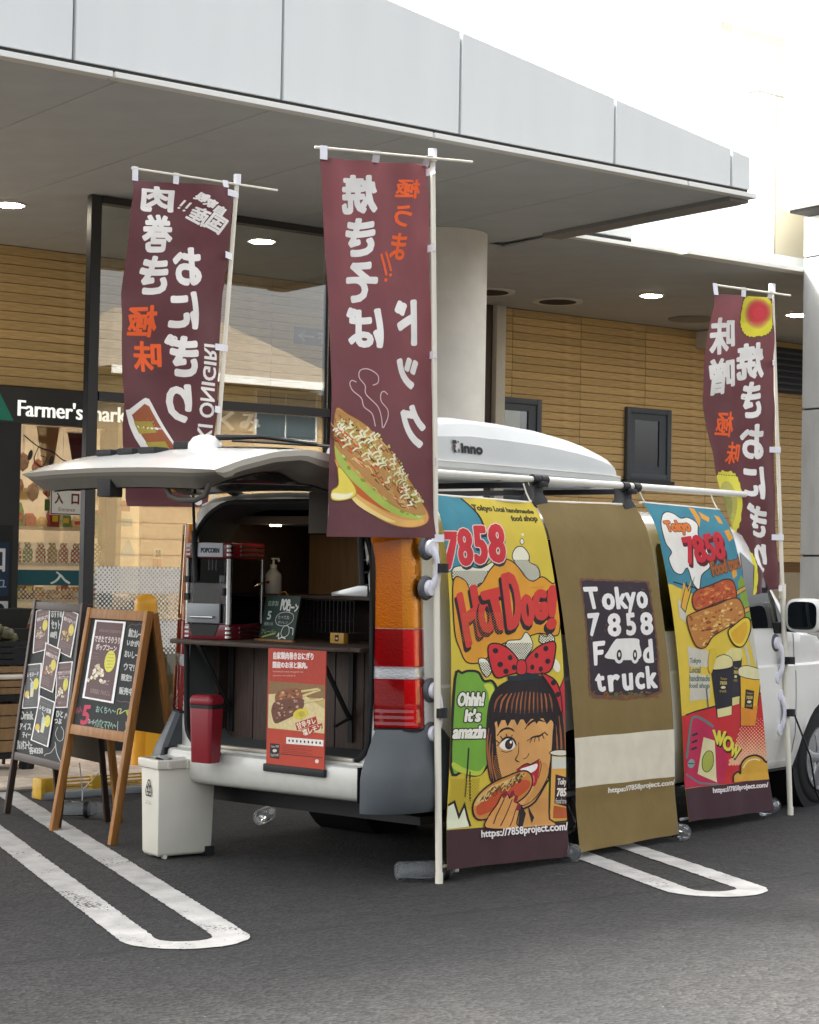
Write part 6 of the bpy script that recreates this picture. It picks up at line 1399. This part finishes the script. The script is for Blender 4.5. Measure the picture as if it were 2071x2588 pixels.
# ---- suction handles that hold the two near poles to the van
M_CUPG = mat("cup_grey", '#55565a', rough=.5); M_HND = mat("handle_white", '#d7d7e0', rough=.35)
def suction(label, u, za, zb_, strap, pu_):
    t = thing("suction_handle", label, "suction handle", VW(u, .05, (za+zb_)/2), VR, "suction handles holding the flag poles")
    d = (za-zb_)/2
    for s in (1, -1): 
        c = MB().lathe([(.058,.012),(.060,.018),(.052,.034),(.030,.042)], n=24, axis='y'); c.v = [(x, -y+.05, z) for x, y, z in c.v]; c.xform(Matrix.Translation((0, .0, s*d))); c.build("suction_cup", M_CUPG, t, smooth=True)
        b = MB().lathe([(.040,0),(.036,.018),(.0,.024)], n=20, axis='y'); b.v = [(x, -y+.012, z) for x, y, z in b.v]; b.xform(Matrix.Translation((0, 0, s*d))); b.build("cup_cap", M_HND, t, smooth=True)
    MB().tube([(0,.012,d*1.15), (.006,-.008,d*.8), (.014,-.020,d*.4), (.016,-.022,0), (.014,-.020,-d*.4), (.006,-.008,-d*.8), (0,.012,-d*1.15)], [.016,.019,.014,.012,.014,.019,.016], n=12).build("grip", M_HND, t, smooth=True)
    if strap: MB().cyl((pu_-u,-.05,-.022), (pu_-u,-.05,.022), .027, n=14).box(pu_-u-.01,-.05,-.022,.03,-.02,.022).build("strap", M_BLACK, t, smooth=True, angle=40)
suction("white suction handle beside the amber tail lamp at the rear corner", -.035, 1.586, 1.395, True, -.01)
suction("white suction handle beside the lower red tail lamp at the rear corner", .012, .906, .700, True, .0)
suction("upper white suction handle on the van's front door", 3.455, 1.061, .848, True, 3.52)
suction("lower white suction handle on the van's front door", 3.49, .738, .526, True, 3.53)
ln_ = MB().tube([VW(3.54,-.02,.62), VW(3.68,-.06,.36), VW(3.88,.0,.12), VW(3.98,.02,.05)], .006, n=6).build("black_cord", M_BLACK, None); tag(ln_, "thin black cord tied from the flag pole down to the front wheel", "cord")

# ---- plastic water bottles used as weights
M_PET = mat("pet_plastic", '#eef3f5', rough=.05, alpha=.10, bump=1.0, bscale=22, ior=1.6)
M_WATER = glass("bottle_water", (.93, .95, .96), 1.2, .02)
def pet(label, loc, rz, tilt=90, sc=1.0, ribs=True, wrap=None, group="water bottles used as weights"):
    t = thing("water_bottle", label, "bottle", loc, rz, group)
    Rt = Matrix.Rotation(R(tilt), 4, 'Y') @ Matrix.Scale(sc, 4)
    prof = [(.012,-.155),(.040,-.152),(.047,-.142)]+[(.047-(.004 if k % 2 else 0), -.13+.018*k) for k in range(12)]+[(.046,.09),(.036,.12),(.016,.140),(.014,.155)]
    b = MB().lathe(prof, n=24); b.xform(Rt); b.build("shell", M_PET, t, smooth=True)
    c = MB().lathe([(.0165,.140),(.0165,.160),(.0,.161)], n=14); c.xform(Rt); c.build("cap", M_TAB, t, smooth=True)
    w_ = MB().lathe([(.008,-.150),(.038,-.148),(.0435,-.135),(.043,.05),(.03,.085)], n=20); w_.xform(Rt); w_.build("water", M_WATER, t, smooth=True)
    if wrap: m = MB().lathe([(.050,-.012),(.051,0),(.050,.012)], n=16); m.xform(Matrix.Translation((wrap, 0, 0)) @ Rt); m.build("string", M_BLACK, t, smooth=True)
    return t
pet("water bottle slung on a string under the wood easel", (5.12, 9.97, .052), R(-42), wrap=.03)
sl = MB().tube([(5.12,9.97,.10), (5.12,9.97,.16), (5.01,9.80,.34)], .003, n=5).tube([(5.12,9.97,.16), (5.19,9.85,.30)], .003, n=5).build("sling_string", M_TAB, None); tag(sl, "white string tied round the bottle under the wood easel", "string")
pet("water bottle lying under the van in front of the far rear wheel", VW(.93, 1.99, .048), VR+R(30))
pet("big water bottle strapped to the foot of the rear flag pole", VW(.02, .09, .05), VR+R(-30), sc=1.0, wrap=.09)
pet("crumpled water bottle between the woman banner and the olive banner", VW(1.03, .02, .05), VR+R(70))
pet("crumpled water bottle between the olive banner and the skewer banner", VW(2.12, .0, .05), VR+R(60))
pet("water bottle at the foot of the flag pole by the front wheel", VW(3.46, .10, .05), VR+R(12))

# ---- bollard and wheel stop on the walk edge
bo = thing("yellow_bollard", "round yellow safety bollard standing before the shop glass", "bollard", (6.70, 12.12, .012))
M_YEL = mat("safety_yellow", '#d99a1c', rough=.4, noise=.08, scale=9)
MB().lathe([(.084,0),(.084,1.17),(.080,1.205),(.062,1.232),(.03,1.246),(0,1.248)], n=28).build("post", M_YEL, bo, smooth=True)
MB().box(-.03,-.09,.03,.13,-.085,.35).build("reflector_board", mat("yellow_board", '#e0a424', rough=.5), bo)
ws = thing("wheel_stop", "yellow slotted plastic wheel stop behind the easels", "wheel stop", (5.27, 10.80, 0), R(3))
M_WSY = mat("stop_yellow", '#c9a02c', rough=.5, noise=.15, scale=20)
MB().box(0,-.0,0,1.55,.14,.045).build("base", mat("stop_grey", '#8d9294', rough=.8), ws, bevel=.01)
for k in range(4): MB().bar((.02,.03+.012*k,.060+.020*k), (1.53,.03+.012*k,.060+.020*k), .012, .010).build("slat", M_WSY, ws)
for x in (.05,.42,.80,1.18,1.50): MB().bar((x-.05,.05,.085), (x+.05,.05,.085), .05, .092).build("block", M_WSY, ws, bevel=.006)
for x in (0.0,1.55): MB().box(x-.01,.0,.0,x+.03,.12,.135).build("end_block", M_WSY, ws, bevel=.02)

# ---- things at the entrance
ss = thing("standing_sign", "black standing sign with blue entrance panels beside the shop door", "sign", (6.42, 14.3, .012))
MB().box(-.30,-.02,0,.235,.03,1.76).build("panel", M_BLACK, ss, bevel=.006)
p = Print([(0,0),(53,0),(53,176),(0,176)], flat_surf((-.30,-.02,1.76), (.535,0,0), (0,0,-1.76), (0,-1,0)), (.535,1.76), L=9)
p.rect(4,14,50,58,'24384f'); p.text("入口", (16,18,46,38), 'e6e8ea', bold=.6); p.text("입구", (22,44,48,56), '9fb4cc'); p.rect(36,62,50,76,'dfe2e2'); p.ell(43,69,4,5,'24282c'); p.text("Please line up from here", (6,120,70,125), 'cfd2d2', rot=90); p.build("lettering", ss)
kt = thing("produce_cart", "black cart of boxes standing by the shop entrance behind the dark easel", "cart", (5.45, 12.35, .012))
MB().box(-.45,-.18,.50,.40,.25,.54).box(-.45,-.18,.10,.40,.25,.14).build("tray", M_BLACK, kt)
for x in (-.43,.38):
    for y in (-.16,.23): MB().cyl((x,y,0), (x,y,.98), .014, n=8).build("upright", M_BLACK, kt)
for x in (-.43,.38): MB().cyl((x,-.17,.05), (x,-.12,.05), .05, n=14).build("castor", M_RUBBER, kt)
for i, (lab, x, z, w2, h2, m_) in enumerate((("wooden crate on the lower tray of the black cart", .16, .142, .42, .34, M_PLY), ("wooden crate on the middle tray of the black cart", .14, .542, .44, .20, M_PLY), ("black plastic basket on top of the stacked cart", .13, .745, .50, .17, M_BLACK))):
    q = thing("crate", lab, "crate", (5.45+x, 12.33, .012+z)); MB().box(-w2/2,-.13,0,w2/2,.13,.012).build("bottom", m_, q)
    n = 4
    for k in range(n): MB().box(-w2/2,-.145,h2*k/n+.004,w2/2,-.132,h2*(k+1)/n-.004).build("slat", m_, q); MB().box(-w2/2,.132,h2*k/n+.004,w2/2,.145,h2*(k+1)/n-.004).build("slat", m_, q)
    for x2 in (-w2/2-.004, w2/2-.010): MB().box(x2,-.131,.013,x2+.014,.131,h2-.004).build("end_panel", m_, q)
rl = MB().cyl((4.9,12.02,.69), (5.70,12.0,.69), .016, n=10).build("white_rail", M_POLE, None); tag(rl, "white rail across the front of the produce cart", "rail")
vg = thing("wrapped_produce", "clear bagged greens heaped in the top basket of the cart", "produce", (5.60, 12.33, .90))
for i in range(9):
    rg = random.Random(i); x, y, z = rg.uniform(-.2,.2), rg.uniform(-.08,.08), rg.uniform(.03,.12); MB().lathe([(0,-.05),(.045,-.03),(.055,0),(.04,.035),(0,.05)], c=(x,y,z), n=9).build("bag", mat("produce_%d" % (i % 3), ('#6d6a4a','#8a7a5a','#5a5f3c')[i % 3], rough=.25, noise=.4, scale=20), vg, smooth=True)
M_CARD = mat("cardboard", '#a98a5c', rough=.8, noise=.1, scale=9)
for lab, x, z, w2, h2 in (("low cardboard box on the floor behind the glass screen", 7.30, .0, .42, .55), ("cardboard box stacked against the dotted glass", 7.26, .555, .30, .55), ("wide cardboard box beside the yellow bollard behind the glass", 7.60, .555, .36, .66), ("floor level cardboard box under the wide one behind the glass", 7.72, .0, .36, .55)):
    q = thing("cardboard_box", lab, "box", (x, 13.85, .012+z)); MB().box(-w2/2,-.15,0,w2/2,.15,h2).build("carton", M_CARD, q, bevel=.004); MB().box(-.03,-.152,.0,.03,.152,h2+.002).build("tape", mat("tape", '#c2a36c', rough=.3), q)
for k in range(5):
    q = thing("stacked_basket", ("bottom", "second from the bottom", "middle", "second from the top", "topmost")[k]+" dark shopping basket in the stack beside the entrance door", "basket", (6.70-.1, 14.25, .30+.16*k), 0, "shopping baskets stacked by the door")
    MB().loft([[(a*w_, b*d_, z) for a, b in ((-1,-1),(1,-1),(1,1),(-1,1))] for z, w_, d_ in ((0,.13,.10),(.15,.16,.13))], True, False).build("basket_shell", mat("basket_grey", '#2c3133', rough=.6), q); MB().loft([[(a*w_, b*d_, z) for a, b in ((-1,-1),(1,-1),(1,1),(-1,1))] for z, w_, d_ in ((.150,.165,.135),(.158,.165,.135),(.158,.15,.12))], True, False).build("rim", mat("basket_rim", '#4a5254', rough=.5), q)
sg2 = thing("floor_sign", "purple sign with an arrow to the second floor seen through the glass", "sign", (10.55, YW-.02, 3.72))
MB().box(-.19,-.005,-.02,.30,.0,.15).build("plate", ink('6e5464'), sg2)
p = Print([(0,0),(100,0),(100,40),(0,40)], flat_surf((-.19,-.005,.15), (.49,0,0), (0,0,-.17), (0,-1,0)), (.49,.17), L=9); p.text("2F", (58,9,92,33), 'cfc8cc', mirror=True, bold=.8); p.line([(14,20),(50,20)], 4, 'cfc8cc'); p.line([(26,8),(12,20),(26,33)], 4, 'cfc8cc'); p.build("lettering", sg2)
# ---- goods inside the shop, behind the door glass
ds = thing("display_shelf", "lit shop shelf of produce seen through the entrance door", "shelf", (8.5, 17.6, .014))
for z in (.55, 1.05, 1.42, 1.78): MB().box(-.75,-.2,z,.75,.2,z+.03).build("shelf_board", mat("shelf_white", '#d9cfb8', rough=.5), ds)
MB().box(-.78,-.2,0,-.751,.2,2.1).box(.751,-.2,0,.78,.2,2.1).build("shelf_side", mat("shelf_wood", '#9a7a50', rough=.6), ds)
rg = random.Random(21)
GC = ['#b8432c','#d9a13a','#7a9a3c','#c9673a','#d8c79a','#8a2f2f','#5f7f3a','#e0b860']
for z in (.58, 1.08, 1.45, 1.81):
    for k in range(11):
        x = -.70+.13*k+rg.uniform(-.01,.01); jar = z in (1.45,); c = rg.choice(GC)
        q = thing("jar" if jar else "produce_pack", "capped jar in the row on the lit shop shelf" if jar else "small packet of produce on the lit shop shelf", "jar" if jar else "packet", (8.5+x, 17.5, .014+z), 0, "jars in the shop" if jar else "packets of produce in the shop")
        m_ = mat("goods_"+c[1:], c, rough=.4, noise=.3, scale=30)
        if jar: MB().lathe([(.045,0),(.05,.01),(.05,.13),(.032,.15),(.032,.18)], n=12).build("jar_body", m_, q, smooth=True); MB().lathe([(.036,.181),(.036,.20)], n=12).build("lid", ink('c9b23a'), q)
        else: h2 = rg.uniform(.10,.24); MB().loft([[(a*w_, b*w_*.8, zz) for a, b in ((-1,-1),(1,-1),(1,1),(-1,1))] for zz, w_ in ((0,.05),(h2*.6,.058),(h2,.035))], True, True).build("pack", m_, q, bevel=.01); MB().box(-.03,-.052,h2*.25,.03,-.046,h2*.55).build("label_card", ink(rg.choice(['e6dcc4','d9c23a','c9483a'])), q)
for i in range(7):
    x, z = 7.75+.16*(i % 4)+.05*(i//4), 2.15+.24*(i//4)+.05*(i % 2)
    q = thing("hanging_garland", "red and orange garland hanging inside the shop entrance", "decoration", (x, 16.9, z), 0, "garlands inside the entrance")
    MB().lathe([(0,-.10),(.05,-.06),(.065,0),(.045,.06),(0,.09)], n=8).build("bunch", mat("garland_%d" % (i % 3), ('#b5322c','#cf6a34','#8f2a2a')[i % 3], rough=.6, noise=.4, scale=25), q, smooth=True); MB().cyl((0,0,.09), (0,0,.5), .004, n=5).build("string", M_TAB, q)
ch = thing("chiller_counter", "pale counter with a lit red front inside the shop door", "counter", (8.1, 16.9, .014))
MB().box(-.6,-.2,0,.5,.2,.95).build("cabinet", mat("counter_white", '#d6cdbd', rough=.4), ch, bevel=.02); MB().box(-.58,-.206,.62,.48,-.201,.86).build("front_strip", ink('c95a3c'), ch)

for i in range(9):
    rg = random.Random(60+i); x = 8.0+.14*i; z = 1.98+.10*(i % 3)
    q = thing("price_card", "bright price card hung above the lit shop shelf", "card", (x, 17.25, z), 0, "price cards in the shop")
    MB().box(-.05,-.002,0,.05,.002,rg.uniform(.08,.16)).build("card", ink(('c9483a','d9b23a','e6e0d0','5f8f4a','d9803a')[i % 5]), q); MB().cyl((0,0,.1), (0,0,.8), .003, n=5).build("string", M_TAB, q)
for i, (x, z, c, lab) in enumerate(((7.62,2.35,'a83432',"red pennant hanging behind the door glass nearest the jamb"),(8.12,2.42,'c9a27a',"tan pennant hanging behind the middle of the door glass"),(8.45,2.38,'6e3a4a',"plum coloured pennant hanging behind the door frame"))):
    q = thing("pennant", lab, "pennant", (x, 16.7, z)); MB().add([(-.12,0,.35),(.12,0,.35),(.02,0,-.35),(-.12,.004,.35),(.12,.004,.35),(.02,.004,-.35)], [(0,1,2),(5,4,3),(0,3,4,1),(1,4,5,2),(2,5,3,0)]).build("cloth", ink(c), q); MB().cyl((-.13,0,.355), (.13,0,.355), .006, n=6).build("rod", M_TAB, q)
